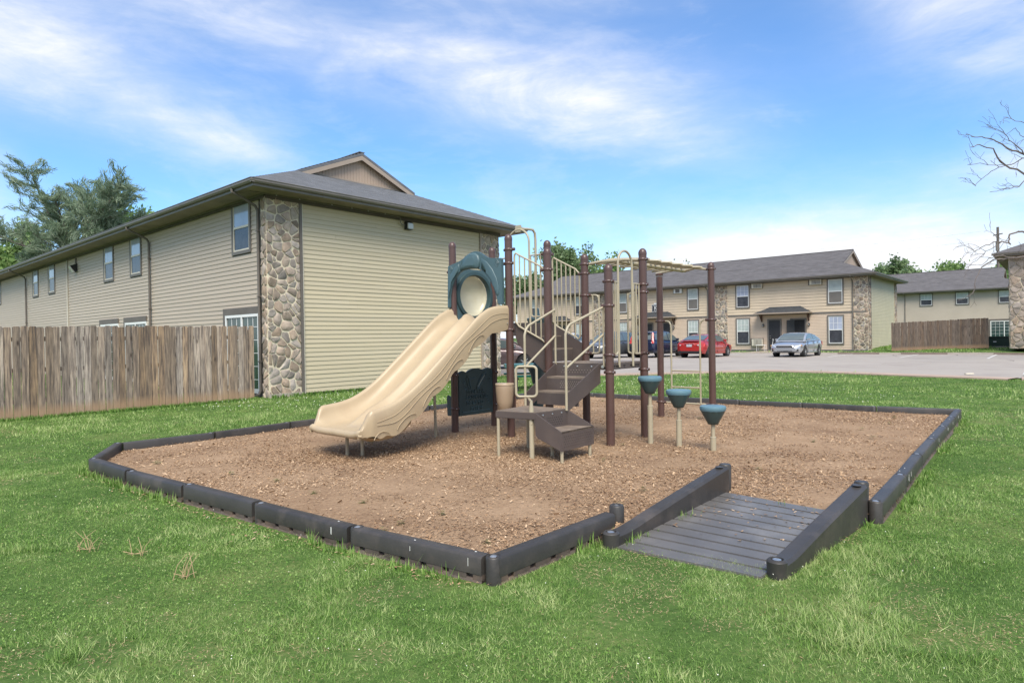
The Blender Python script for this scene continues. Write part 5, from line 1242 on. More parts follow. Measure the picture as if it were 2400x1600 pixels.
# front lip rolls down
for (ds,dz) in ((.022,.004),(.044,-.006),(.058,-.028),(.060,-.055),(.048,-.080),(.01,-.092)):
    rows.append([Vector(p)+DS*ds+Vector((0,0,dz*(1 if 2<j<len(rows[-1])-3 else (.45 if j in (2,len(rows[-1])-3) else .15)))) for j,p in enumerate(rows[NS])])
b=MB(); b.grid(rows); 
sl_=part(b,'slide',m_slide,smooth='all')
# belly (underside shell) and moulded relief lines on the right skirt
b=MB(); rb=[]
for i in range(NS-3):
    s=2.40*i/(NS-4); zfl=zfs(s); sk=(.12+.055*abs(math.sin((s+.1)*PI/.36))**.8)*(1-.45*sst((s-1.9)/.5))*(.3+.7*min(1,(s+.15)/.4)); drop=.10+.05*sst((s-1.7)/.3)*(1-sst((s-2.2)/.2))
    rb.append([SP(l,s,zfl-(sk if abs(l)>.5 else drop+sk*.2)+ (0 if abs(l)<.5 else .002)) for l in (-.572,-.42,-.2,0,.2,.42,.572)])
b.grid(rb); b.add(rb[-1],[tuple(range(7))]); b.build('slide_underside',m_slide,sl_,off=PB,smooth='all')
for (hh_,ph,aa) in ((.10,.0,.020),(.02,.7,.028)):
    b=MB(); pts=[]
    for i in range(50):
        s=.05+2.2*i/49; pts.append(SP(.592,s,zfs(s)+hh_*(1-.3*sst((s-2)/.3))+aa*math.sin(s*2*PI/.72+ph)))
    b.tube(pts,.0042,6); b.build('moulded_line',m_slide,sl_,off=PB,smooth=True)
for k in range(5):
    s0=.42+k*.40; b=MB(); pts=[SP(.594,s0+t*.30,zfs(s0+t*.30)-.10-.02*k*.2+.07*math.sin(PI*t)**.7) for t in [q/10 for q in range(11)]]; b.tube(pts,.0048,6); b.build('scallop_rib',m_slide,sl_,off=PB,smooth=True)
# exit foot block, grip slots, side hood ends, legs
b=MB(); rows2=[]
for (s,l0,l1,zt,zb) in ((1.62,-.10,.50,.60,.47),(1.75,-.16,.54,.52,.40),(1.95,-.20,.56,.44,.33),(2.15,-.2,.55,.40,.315),(2.30,-.16,.46,.385,.33),(2.36,-.12,.35,.38,.36)):
    rows2.append([SP(l0,s,zt),SP(l0+.05,s,zb),SP((l0+l1)/2,s,zb-.015),SP(l1-.05,s,zb),SP(l1,s,zt)])
b.grid(rows2); b.add(rows2[0],[tuple(range(5))]); b.add(rows2[-1],[tuple(range(5))]); b.build('slide_foot',m_slide,sl_,off=PB,smooth='all')
for sd in (-.555,.555):
    b=MB(); b.box(SP(sd,-.03,1.90),(.06,.09,.26),(DU,DS,Vector((0,0,1)))); b.build('slide_mount',m_slide,sl_,off=PB,bevel=.015)
b=MB(); b.lathe(SP(.59,.06,1.76),[(.011,0),(.009,.008)],8,axis=DU); b.build('bolt',m_bolt,sl_,off=PB)
for (x,y,zt) in ((-2.138,8.096,.40),(-1.926,8.02,.40),(-1.14,9.281,1.05)):
    P=Vector((x,y,0)); b=MB()
    if zt>1: b.tube([Z(P,.04),Z(P+Vector((-.015,0,0)),.86),Z(P+Vector((-.03,0,0)),.93),Z(P+Vector((-.09,0.02,0)),.97),Z(P+Vector((-.2,.03,0)),.97)],.021,12)
    else: b.tube([Z(P,.03),Z(P,zt)],.022,12)
    part(b,'slide_leg',m_beige,smooth=True)
# crossbar under the slide mouth
b=MB(); b.tube([Z(p_['a'],1.66),Z(p_['c'],1.66)],.02,10); part(b,'cross_bar',m_post,smooth=True)
# ---- slide hood arch (a-c plane, on the slide side)
hn=Vector((-U.y,U.x,0))*-1      # toward the slide
hn=Vector((U.y,-U.x,0)); 
if hn.dot(DS)<0: hn=-hn
HL=(p_['c']-p_['a']).length
def HP(x,z,o=0): return Z(p_['a']+U*x+hn*(PR+.01+o),z)
outer=[(-.018,2.03),(-.01,2.36),(.0,2.66),(.012,2.683),(.07,2.695),(.144,2.713),(.21,2.728),(.28,2.752),(.335,2.78),(.381,2.809),(.43,2.833),(.48,2.85),(.53,2.858),(.578,2.858),(.625,2.848),(.663,2.832),(.705,2.805),(.746,2.776),(.79,2.753),(.829,2.74),(.92,2.727),(1.014,2.72),(1.06,2.715),(1.077,2.698),(1.082,2.36),(1.083,2.04)]
inner=[(.985,2.041),(.962,2.158),(.903,2.305),(.833,2.422),(.741,2.525),(.69,2.56),(.636,2.582),(.55,2.597),(.464,2.602),(.38,2.600),(.31,2.592),(.231,2.556),(.139,2.475),(.068,2.36),(.035,2.22),(.032,2.032)]
b=MB(); th=.05
poly=outer+inner
bmh=bmesh.new(); vs=[bmh.verts.new(HP(x,z)-PB) for x,z in poly]; es=[bmh.edges.new((vs[i],vs[(i+1)%len(vs)])) for i in range(len(vs))]
res=bmesh.ops.triangle_fill(bmh,edges=es,use_beauty=True); fs=[g for g in bmh.faces]
ext=bmesh.ops.extrude_face_region(bmh,geom=fs); ev=[g for g in ext['geom'] if isinstance(g,bmesh.types.BMVert)]
bmesh.ops.translate(bmh,verts=ev,vec=hn*th)
bmesh.ops.recalc_face_normals(bmh,faces=bmh.faces[:])
bmesh.ops.bevel(bmh,geom=[e for e in bmh.edges if len(e.link_faces)==2 and e.calc_face_angle(0)>.9],offset=.010,segments=2,affect='EDGES',clamp_overlap=True)
me=bpy.data.meshes.new('slide_hood'); bmh.to_mesh(me); bmh.free(); me.materials.append(m_teal)
for p in me.polygons: p.use_smooth=True
me.set_sharp_from_angle(angle=R(35))
hood=bpy.data.objects.new('slide_hood',me); COL.objects.link(hood); hood.parent=PS
# raised lobes on the hood: shell centre and two horns
def relief(pts,d0,d1,name,m=m_teal):
    n=len(pts); cx=sum(p[0] for p in pts)/n; cz=sum(p[1] for p in pts)/n
    b=MB(); rws=[]
    for (k,d) in ((1,0),(.99,d0*.4),(.95,d0*.8),(.85,d0),(.5,d1)): rws.append([HP(cx+(x-cx)*k,cz+(z-cz)*k,th+d) for x,z in pts])
    b.grid(rws,closed=True); b.add(rws[-1],[tuple(range(n))]); return b.build(name,m,hood,off=PB,smooth='all')
relief([(.262,2.60),(.285,2.68),(.325,2.745),(.385,2.80),(.47,2.835),(.575,2.832),(.64,2.79),(.668,2.71),(.655,2.62),(.62,2.592),(.55,2.606),(.464,2.612),(.36,2.604)],.030,.040,'shell_relief')
relief([(.688,2.745),(.797,2.680),(.899,2.57),(.978,2.428),(1.012,2.314),(1.012,2.187),(.990,2.165),(.965,2.20),(.924,2.33),(.850,2.447),(.757,2.547),(.685,2.60)],.012,.015,'side_relief')
relief([(.245,2.70),(.15,2.64),(.075,2.55),(.03,2.44),(.015,2.30),(.012,2.18),(.022,2.17),(.035,2.26),(.062,2.39),(.13,2.50),(.225,2.58),(.235,2.62)],.012,.015,'side_relief')
b=MB()
for xs_ in ([(.335,2.735),(.315,2.68),(.325,2.64),(.37,2.632)],[(.47,2.80),(.445,2.72),(.45,2.66),(.475,2.64),(.545,2.645)],[(.50,2.815),(.565,2.76),(.60,2.69),(.59,2.66)]):
    b.tube([HP(x,z,th+.034) for x,z in xs_],.0045,5)
b.build('shell_lines',m_teal,hood,off=PB,smooth=True)
b=MB()
for (x,z) in ((.065,2.625),(.985,2.645)):
    b.tube([HP(x-.042,z,th),HP(x,z+.052,th),HP(x+.042,z,th),HP(x,z-.052,th)],.005,6,closed=True); b.tube([HP(x-.016,z,th),HP(x,z+.02,th),HP(x+.016,z,th),HP(x,z-.02,th)],.005,6,closed=True)
b.build('diamond_relief',m_teal,hood,off=PB,smooth=True)
clampring(p_['c'],2.64,(-U,));clampring(p_['a'],2.60,(-U,))
# ---- bubble window panel (a-b side)
bn=Vector((-Vd.y,Vd.x,0))
if bn.dot(U)>0: bn=-bn       # outward = away from the deck
AB=(p_['b']-p_['a']).length
def BP(x,z,o=0): return Z(p_['a']+Vd*x+U*(.0)+bn*(o),z)
cx0,cz0,RR=.44,2.235,.33
n=48; circ=[(cx0+RR*math.cos(2*PI*k/n),cz0+RR*math.sin(2*PI*k/n)) for k in range(n)]
def sq(k):
    a=2*PI*k/n; c,s=math.cos(a),math.sin(a); m_=max(abs(c)/.37,abs(s)/.46); return (cx0+c/m_,2.20+s/m_)
b=MB(); rws=[]
for o_ in (-.025,.025):
    rws.append([BP(*sq(k),o_) for k in range(n)])
rin=[[BP(*c,o_) for c in circ] for o_ in (-.025,.025)]
b.grid([rin[0],rws[0],rws[1],rin[1],rin[0]],closed=True); bp_=part(b,'bubble_panel',m_teal,smooth=True)
b=MB()
for (r0,o_) in ((RR+.055,-.052),):
    b.grid([[BP(cx0+rr_*math.cos(2*PI*k/n),cz0+rr_*math.sin(2*PI*k/n),oo) for k in range(n)] for rr_,oo in ((RR+.07,-.026),(RR+.06,-.055),(RR+.01,-.060),(RR-.005,-.03),(RR-.01,.0))],closed=True)
b.build('bubble_ring',m_tealdk,bp_,off=PB,smooth=True)
b=MB(); rws=[]
for i in range(9):
    a=i/8*PI/2; rws.append([BP(cx0+(RR-.004)*math.cos(a)*math.cos(2*PI*k/n),cz0+(RR-.004)*math.cos(a)*math.sin(2*PI*k/n),.03+.12*math.sin(a)) for k in range(n)])
b.grid(rws,closed=True); b.build('bubble_dome',m_bubble,bp_,off=PB,smooth='all')
for z in (1.86,2.58): clampring(p_['a'],z,(Vd,)); clampring(p_['b'],z,(-Vd,))
# ---- lower activity panel with raised letters (a-b side)
top=[(.06,.99),(.10,1.02),(.16,1.035),(.215,1.015),(.245,1.005),(.30,1.04),(.40,1.065),(.52,1.06),(.60,1.035),(.64,1.045),(.72,1.065),(.79,1.045),(.825,1.0)]
pts=[(.06,.32)]+top+[(.825,.32)]
b=MB(); b.prism([BP(x,z,-.03) for x,z in pts],bn*.05); ap=part(b,'activity_panel',m_tealdk,bevel=.008)
AX=Vd; 
def letters(txt,size,x,z): 
    c=bpy.data.curves.new('letters','FONT'); c.body=txt; c.size=size; c.extrude=.006; c.align_x='CENTER'; c.align_y='CENTER'; c.space_character=1.25; o=bpy.data.objects.new('letters',c); COL.objects.link(o)
    dg=bpy.context.evaluated_depsgraph_get(); me=bpy.data.meshes.new_from_object(o.evaluated_get(dg)); bpy.data.objects.remove(o)
    P=BP(x,z,-.036)-PB; Mx=Matrix((( Vd.x,0,-bn.x,P.x),(Vd.y,0,-bn.y,P.y),(0,1,0,P.z),(0,0,0,1))); me.transform(Mx); me.materials.clear(); me.materials.append(m_teal)  # lighter teal paints the bluish highlights on the raised letters
    q=bpy.data.objects.new('raised_letters',me); COL.objects.link(q); q.parent=ap
letters('ITUESPA',.085,.42,.69); letters('LANKERD',.085,.43,.60); letters('SCRRYO',.085,.41,.51); letters('PLSEH',.08,.44,.42)
b=MB()
b.tube([BP(x,z,-.032) for x,z in ((.14,.40),(.14,.375),(.74,.375))],.007,6); b.tube([BP(x,z,-.032) for x,z in ((.79,.40),(.79,.98))],.006,6)
b.tube([BP(x,z,-.034) for x,z in ((.235,.94),(.225,.90),(.255,.80),(.30,.74),(.33,.735),(.30,.82),(.285,.90),(.25,.935))],.008,6,closed=True)
b.tube([BP(x,z,-.034) for x,z in ((.66,.985),(.60,.97),(.52,.88),(.45,.76),(.455,.735),(.49,.745),(.56,.83),(.66,.95))],.010,6,closed=True)
b.tube([BP(x,z,-.034) for x,z in ((.30,.90),(.36,.90),(.43,.925))],.006,6)
for (x,z) in ((.17,.86),(.20,.76),(.73,.88),(.68,.60),(.70,.52)): b.tube([BP(x+.022*math.cos(t*PI/4),z+.030*math.sin(t*PI/4),-.033) for t in range(8)],.005,5,closed=True)
b.build('panel_relief',m_teal,ap,off=PB,smooth=True)  # relief lines take the lighter teal too, as painted highlights
b=MB(); b.prism([BP(x,z,-.0335) for x,z in ((.475,.76),(.50,.755),(.58,.85),(.655,.95),(.62,.945),(.54,.86))],bn*.004); b.build('mirror_inset',mat('scuffed_mirror',(.3,.33,.34),.3,.1,5,metal=.6),ap,off=PB)
for z in (.98,.45): clampring(p_['a'],z,(Vd,)); clampring(p_['b'],z,(-Vd,))
b=MB(); b.prism([Z(p_['a']-Vd*.0+U*x+hn*.03,z) for x,z in ((-.14,.33),(-.15,.63),(-.12,.66),(-.04,.62),(-.04,.33))],hn*-.03); part(b,'panel_wing',m_tealdk,bevel=.008)

# ---- three stepping pods
for (x,y,zt_,lab) in ((1.843,8.476,1.005,'tallest blue-topped stepping pod, nearest the stairs deck'),(2.141,8.151,.848,'middle-height blue-topped stepping pod between the two others'),(2.503,7.903,.662,'lowest blue-topped stepping pod, farthest from the stairs')):
    t=thing('stepping_pod',lab,'stepping pod',(x,y,.08),group='stepping pods beside the play structure')
    b=MB(); h=zt_-.08; b.tube([(0,0,-.04),(0,0,h-.40)],.036,16); b.lathe((0,0,h-.40),[(.038,0),(.036,.008),(.024,.010)],16); b.tube([(0,0,h-.40),(0,0,h-.2)],.024,14); b.build('pole',m_beige,t,smooth=True)
    b=MB(); n=24; prof2=[(.052,h-.235),(.066,h-.228),(.078,h-.20),(.150,h-.07),(.152,h-.05)]; rows_=[]
    for r_,z in prof2:
        rows_.append([Vector((math.cos(2*PI*k/n)*r_*(1-.035*(k%2)),math.sin(2*PI*k/n)*r_*(1-.035*(k%2)),z)) for k in range(n)])
    b.grid(rows_,closed=True); b.add(rows_[0],[tuple(range(n))]); b.build('cup',m_cup,t,smooth=True)
    b=MB(); b.lathe((0,0,h-.066),[(.140,0),(.152,.002),(.160,.020),(.161,.042),(.156,.058),(.140,.066),(.05,.068),(0,.068)],30); b.build('step',m_cap,t,smooth=True)

# ------------------------------------------------------------------ picnic table behind
pt=thing('picnic_table','green mesh-topped picnic table on the grass behind the stairs','table',(.72,18.9,.0),R(4))
b=MB(); L_,W_=1.9,.76
b.box((0,-W_/2,.72),(L_,.02,.10)); b.box((0,W_/2,.72),(L_,.02,.10)); b.box((-L_/2,0,.72),(.02,W_,.10)); b.box((L_/2,0,.72),(.02,W_,.10)); b.box((0,0,.762),(L_,W_,.012)); tt=b.build('table_top',m_mesh,pt)
b=MB()
for i in range(48):
    for j in range(2): b.box((-L_/2+.03+i*.039,-W_/2-.012,.695+j*.04),(.022,.006,.022),(Vector((.7,0,.7)),Vector((0,1,0)),Vector((-.7,0,.7))))
b.build('mesh_holes',m_tealdk,tt)
for s in (-1,1):
    b=MB(); b.box((0,s*.68,.44),(L_,.26,.05)); b.build('bench_seat',m_bench,pt,bevel=.01)
for x in (-.62,.62):
    b=MB(); b.box((x,0,.38),(.06,.06,.72)); b.box((x,0,.36),(.05,1.4,.05)); b.box((x,0,.03),(.06,1.2,.06)); b.box((x,.35,.2),(.06,.06,.4)); b.box((x,-.35,.2),(.06,.06,.4)); b.build('frame_leg',m_blackpl,pt)

# ------------------------------------------------------------------ cars
def car(name,label,paint,kind,px,py,heading,front_lamps=True):
    r=thing(name,label,'car',(px,py,hgt(px,py)+.035),heading,'parked cars'); P=m_paint[paint]
    # local: +X front. stations: x, half width, z bottom, z belt
    if kind=='sedan':
        L,Wd,wr=4.75,.92,.33; wb=(1.40,-1.42)
        body=[(-2.36,.62,.42,.78),(-2.33,.78,.34,.93),(-2.20,.86,.28,1.00),(-1.9,.905,.24,1.03),(-1.2,.92,.22,1.00),(-.3,.92,.20,.965),(.6,.92,.20,.945),(1.2,.915,.22,.90),(1.75,.90,.24,.84),(2.15,.84,.26,.76),(2.32,.74,.30,.68),(2.38,.60,.36,.60)]
        roof=[(-1.95,1.035),(-1.45,1.20),(-.95,1.37),(-.45,1.44),(.05,1.455),(.45,1.41),(.85,1.25),(1.22,1.04),(1.42,.915)]; beltz=.99
    else:
        L,Wd,wr=4.6,.93,.36; wb=(1.35,-1.30)
        body=[(-2.25,.74,.44,1.02),(-2.22,.84,.36,1.10),(-2.05,.90,.32,1.12),(-1.6,.925,.29,1.12),(-.3,.93,.28,1.09),(.6,.93,.28,1.07),(1.1,.925,.29,1.04),(1.6,.90,.31,.99),(2.05,.85,.33,.90),(2.24,.76,.36,.80),(2.30,.62,.42,.70)]
        roof=[(-2.22,1.10),(-2.12,1.32),(-1.95,1.56),(-1.6,1.65),(-.9,1.69),(-.1,1.695),(.3,1.64),(.75,1.42),(1.15,1.10),(1.3,1.04)]; beltz=1.10
    def interp(tab,x,i):
        for a,c in zip(tab,tab[1:]):
            if a[0]<=x<=c[0]:
                t=(x-a[0])/(c[0]-a[0]); t=t*t*(3-2*t)*.3+t*.7; return a[i]+(c[i]-a[i])*t
        return tab[0][i] if x<tab[0][0] else tab[-1][i]
    xs_=sorted(set([body[0][0],body[-1][0]]+[body[0][0]+(body[-1][0]-body[0][0])*k/40 for k in range(41)]))
    rows=[]
    for x in xs_:
        w=interp(body,x,1); zb=interp(body,x,2); zt=interp(body,x,3)
        # wheel arch cut: raise the bottom of the side near the wheels
        arch=0
        for wx in wb:
            dd=abs(x-wx)
            if dd<wr+.07: arch=max(arch,math.sqrt((wr+.07)**2-dd*dd)+wr-.0-zb)
        za=zb+arch; h=zt-zb
        row=[]
        half=[(0,zb),(w*.70,zb),(w*.90,max(za,zb+.0)),(w*.985,max(za+.01,zb+h*.22)),(w*1.0,max(za+.02,zb+h*.45)),(w*.995,max(za+.03,zb+h*.66)),(w*.965,max(za+.04,zb+h*.84)),(w*.90,zb+h*.955),(w*.78,zt),(w*.4,zt+.022),(0,zt+.03)]
        row=[Vector((x,y,z)) for y,z in half]+[Vector((x,-y,z)) for y,z in half[::-1][1:-1]]
        rows.append(row)
    b=MB(); b.grid(rows,closed=True); n=len(rows[0]); b.add(rows[0],[tuple(range(n))]); b.add(rows[-1],[tuple(range(n))]); b.build('body',P,r,smooth=True)
    # cabin
    rx=[roof[0][0]+(roof[-1][0]-roof[0][0])*k/24 for k in range(25)]; rows=[]
    zbl=lambda x:interp(body,x,3)
    def cabw(x,z):
        w=interp(body,x,1)*.93; t=max(0,min(1,(z-beltz+.05)/.62)); return w-(.20)*t
    for x in rx:
        zr=interp([(a,z) for a,z in roof],x,1); z0=min(zbl(x)-.02,zr-.01); half=[(cabw(x,z0),z0),(cabw(x,z0+(zr-z0)*.5),z0+(zr-z0)*.5),(cabw(x,zr-.05)-.01,z0+(zr-z0)*.88),(cabw(x,zr)-.07,zr-.012*1),(cabw(x,zr)*.5,zr+.008),(0,zr+.012)]
        rows.append([Vector((x,y,z)) for y,z in half]+[Vector((x,-y,z)) for y,z in half[::-1][1:]])
    b=MB(); b.grid(rows); b.build('cabin',P,r,smooth=True)
    # glass: side windows, windscreen, rear window
    def sideglass(x0,x1,nm='side_window'):
        for s in (1,-1):
            b=MB(); rws=[]
            for k in range(9):
                x=x0+(x1-x0)*k/8; zr=interp([(a,z) for a,z in roof],x,1)-.075; zb=max(zbl(x)+.025,beltz-.015); zr=max(zr,zb+.006)
                rws.append([Vector((x,s*(cabw(x,zb)+.006),zb)),Vector((x,s*(cabw(x,(zb+zr)/2)+.010),(zb+zr)/2)),Vector((x,s*(cabw(x,zr)+.004),zr))])
            b.grid(rws); b.build(nm,m_cglass,r,smooth='all')
    if kind=='sedan': sideglass(-.30,.98); sideglass(-1.28,-.38); sideglass(-1.62,-1.34)
    else: sideglass(-.20,.95); sideglass(-1.18,-.28); sideglass(-1.95,-1.26)
    def endglass(xa,xb,nm):
        b=MB(); rws=[]
        for k in range(9):
            x=xa+(xb-xa)*k/8; zr=interp([(a,z) for a,z in roof],x,1); w=cabw(x,zr)-.085
            nx=.012*(1 if xb>0 else -1)
            rws.append([Vector((x+nx,w*t,zr+.022-.012*abs(t)**3)) for t in (-1,-.6,-.2,.2,.6,1)])
        b.grid(rws); b.build(nm,m_cglass,r,smooth='all')
    if kind=='sedan': endglass(.52,1.30,'windscreen'); endglass(-1.80,-1.02,'rear_window')
    else: endglass(.36,1.12,'windscreen'); endglass(-2.19,-1.98,'rear_window')
    # wheels
    for wx in wb:
        for s in (1,-1):
            wo=bpy.data.objects.new('wheel',None); COL.objects.link(wo); wo.parent=r; wo.location=(wx,s*(Wd-.115),wr-.02); 
            b=MB(); b.lathe((0,-.11,0),[(wr*.62,0),(wr*.92,.0),(wr,.035),(wr,.185),(wr*.92,.22),(wr*.62,.22)],28,axis=(0,1,0)); b.build('tyre',m_rubber,wo,smooth=True)
            b=MB(); b.lathe((0,s*.085-.01,0),[(wr*.66,0),(wr*.66,.02),(wr*.60,.025)],24,axis=(0,1,0))
            for k in range(7):
                a=2*PI*k/7; d=Vector((math.cos(a),0,math.sin(a))); b.box(Vector((0,s*.098,0))+d*wr*.33,(wr*.60,.03,wr*.13),(d,Vector((0,1,0)),Vector((-d.z,0,d.x))))
            b.lathe((0,s*.10-.02,0),[(wr*.16,0),(wr*.14,.05)],12,axis=(0,1,0)); b.build('rim',m_rim,wo,smooth=True)
            b=MB(); b.lathe((0,s*.03-.05,0),[(wr*.64,0),(wr*.64,.1)],20,axis=(0,1,0)); b.build('brake_disc',m_black,wo)
            b=MB(); b.lathe((0,0,0),[(wr+.05,-.12),(wr+.05,.04)],20,axis=(0,s,0)); b.build('wheel_well',m_black,wo)
    # mirrors, handles
    for s in (1,-1):
        zM=beltz+.05; b=MB(); b.box((.86,s*(Wd+.02),zM),(.12,.20,.12)); b.build('mirror',P,r,bevel=.03)
        for hx in (-.05,-1.05): b=MB(); b.box((hx,s*(Wd-.005),beltz-.13),(.2,.03,.03)); b.build('door_handle',P if kind=='sedan' else m_blackpl,r,bevel=.008)
        b=MB()
        for dx_ in (.95,-.28,-1.15): b.box((dx_,s*(Wd-.012),.62),(.010,.022,.66))
        b.build('door_seam',m_slot,r)
        b=MB(); b.box((0,s*(Wd-.03),.27),(1.9,.06,.10)); b.build('sill',m_blackpl if kind!='sedan' else P,r,bevel=.02)
    # front
    xf=body[-1][0]; zf_=interp(body,xf-.15,3)
    for s in (1,-1):
        b=MB(); b.prism([Vector((xf-.10,s*.50,zf_-.12)),Vector((xf-.16,s*.72,zf_-.10)),Vector((xf-.42,s*.865,zf_-.02)),Vector((xf-.36,s*.83,zf_+.04)),Vector((xf-.12,s*.62,zf_-.02))],Vector((.06,s*.02,-.02))); b.build('headlight',m_lwhite,r,smooth=True)
        b=MB(); b.box((xf-.33,s*.875,zf_-.03),(.12,.04,.06)); b.build('turn_signal',m_lamb,r)
        b=MB(); b.prism([Vector((xf-.06,s*.55,.36)),Vector((xf-.14,s*.76,.34)),Vector((xf-.14,s*.76,.50)),Vector((xf-.10,s*.66,.46))],Vector((.05,0,0))); b.build('fog_lamp_pocket',m_blackpl,r)
    b=MB(); zg=.62 if kind=='sedan' else .72; b.prism([Vector((xf-.03,y,z)) for y,z in ((-.42,zg-.06),(-.50,zg),(-.42,zg+.065),(.42,zg+.065),(.50,zg),(.42,zg-.06))],Vector((.045,0,0))); g_=b.build('grille',m_blackpl,r)
    b=MB()
    for k in range(4): b.box((xf+.02,0,zg-.045+k*.03),(.008,.8,.008))
    b.tube([Vector((xf+.015,y,z)) for y,z in ((-.43,zg-.065),(-.51,zg),(-.43,zg+.07),(.43,zg+.07),(.51,zg),(.43,zg-.065))],.012,6,closed=True); b.build('grille_trim',m_chrome,g_)
    b=MB(); b.prism([Vector((xf-.05,y,z)) for y,z in ((-.45,.34),(-.40,.40),(.40,.40),(.45,.34))],Vector((.05,0,0))); b.build('lower_intake',m_blackpl,r)
    # rear
    xr=body[0][0]; zr_=.80 if kind=='sedan' else .98
    for s in (1,-1):
        if kind=='sedan':
            b=MB(); b.prism([Vector((xr+.00,s*.42,zr_+.03)),Vector((xr+.02,s*.66,zr_+.06)),Vector((xr+.30,s*.885,zr_+.08)),Vector((xr+.22,s*.87,zr_-.12)),Vector((xr+.03,s*.62,zr_-.10))],Vector((-.03,s*.02,0))); b.build('tail_light',m_lred,r)
            b=MB(); b.prism([Vector((xr-.02,s*.50,zr_+.01)),Vector((xr-.0,s*.64,zr_+.03)),Vector((xr+.0,s*.60,zr_-.06))],Vector((-.02,0,0))); b.build('reverse_lamp',m_lwhite,r)
        else:
            b=MB(); b.prism([Vector((xr+.02,s*.70,.92)),Vector((xr+.03,s*.86,.92)),Vector((xr+.16,s*.80,1.35)),Vector((xr+.26,s*.72,1.60)),Vector((xr+.22,s*.64,1.60)),Vector((xr+.07,s*.70,1.2))],Vector((-.035,s*.02,0))); b.build('tail_light',m_lred,r)
    b=MB(); b.box((xr-.01,0,zr_-.04 if kind=='sedan' else .80),(.03,.36,.15)); b.build('licence_plate',m_plate,r)
    b=MB(); b.box((xr-.015,0,(zr_+.055) if kind=='sedan' else .93),(.03,.62,.028)); b.lathe((xr-.03,0,(zr_+.05) if kind=='sedan' else 1.0),[(.04,0),(.03,.01)],12,axis=(-1,0,0)); b.build('trunk_trim',m_chrome,r)
    b=MB(); b.box((xr+.10,0,.36),(.30,1.5,.14)); b.build('rear_valance',m_blackpl,r,bevel=.03)
    if kind!='sedan':
        b=MB(); b.box((xr+.05,0,.55),(.24,1.70,.16)); b.build('rear_bumper',P if paint!='grey' else m_blackpl,r,bevel=.05)
        b=MB(); b.box((-2.02,0,1.62),(.26,1.1,.04)); b.build('roof_spoiler',P,r,bevel=.012)
        for s in (1,-1):
            b=MB(); b.tube([(-1.7,s*.58,1.67),(-1.6,s*.58,1.73),(.1,s*.58,1.73),(.2,s*.58,1.68)],.018,6); b.build('roof_rail',m_blackpl,r)
    else:
        b=MB(); b.box((xr+.12,0,1.035),(.22,1.2,.025)); b.build('trunk_lip',P,r,bevel=.008)
    return r
hdg=ang
car('parked_car','silver sedan parked nose out in front of the doors at right','silver','sedan',17.75,39.3,ang+PI)
car('parked_car','bright red sedan seen from behind beside the far ladder post','red','sedan',12.45,40.6,ang)
car('parked_car','dark blue sport utility vehicle with tall red tail lamps, left of the red sedan','blue','suv',9.75,42.0,ang)
car('parked_car','grey sport utility vehicle facing out, seen between the brown deck posts','grey','suv',6.55,41.9,ang+PI)
car('parked_car','white vehicle with red tail lamp glimpsed through the upper stair guard','white','suv',4.0,45.2,ang)
car('parked_car','brown-grey sedan behind the left building, seen side on past the stone column','brown','sedan',-.75,30.4,R(-4))

# ------------------------------------------------------------------ lot furniture
for (t,lab) in ((-1.0,'concrete wheel stop nearest the end wall of the middle building'),(-4.6,'concrete wheel stop in front of the brown fence, middle of the three'),(-9.2,'concrete wheel stop in front of the green utility box at right')):
    p=farA+wdir*(t)-gdir*.55; w=thing('wheel_stop',lab,'wheel stop',(p.x,p.y,hgt(p.x,p.y)+.035),ang+PI/2,'concrete wheel stops at the lot edge')
    b=MB(); b.prism([Vector((-1.2,y,z)) for y,z in ((-.09,0),(-.07,.12),(.07,.12),(.09,0))],Vector((2.4,0,0))); b.build('block',mat('old_concrete_brown',(.20,.155,.125),.9,.15,3,bump=.3,bscale=40),w,bevel=.01)
tp=Vector((32.6,42.6,0)); tb=thing('utility_box','dark green metal utility box on the grass beside the brown fence end','utility box',(tp.x,tp.y,hgt(tp.x,tp.y)),ang+PI/2)
b=MB(); b.box((0,0,.36),(1.85,.8,.62)); b.prism([Vector((-.93,-.42,.67)),Vector((-.93,.42,.67)),Vector((-.93,.42,.74)),Vector((-.93,-.38,.70))],Vector((1.86,0,0))); b.build('cabinet',m_greenbox,tb,bevel=.015)
b=MB(); b.box((0,0,.03),(2.0,.95,.08)); b.build('pad',m_conc,tb)
b=MB(); b.box((-.02,.41,.38),(.17,.02,.07)); b.build('label_plate',m_white,tb)
b=MB(); b.box((0,.405,.62),(1.8,.015,.012)); b.build('lid_seam',m_slot,tb)
rc=thing('red_cooler','small red plastic box behind the green utility box','box',(tp.x-1.0+gdir.x*1.2,tp.y+gdir.y*1.2+.3,hgt(tp.x,tp.y+1)),ang+PI/2); b=MB(); b.box((0,0,.42),(.72,.4,.8)); b.build('tub',m_red,rc,bevel=.03); b=MB(); b.box((0,0,.85),(.76,.44,.06)); b.build('lid',m_red,rc,bevel=.015)
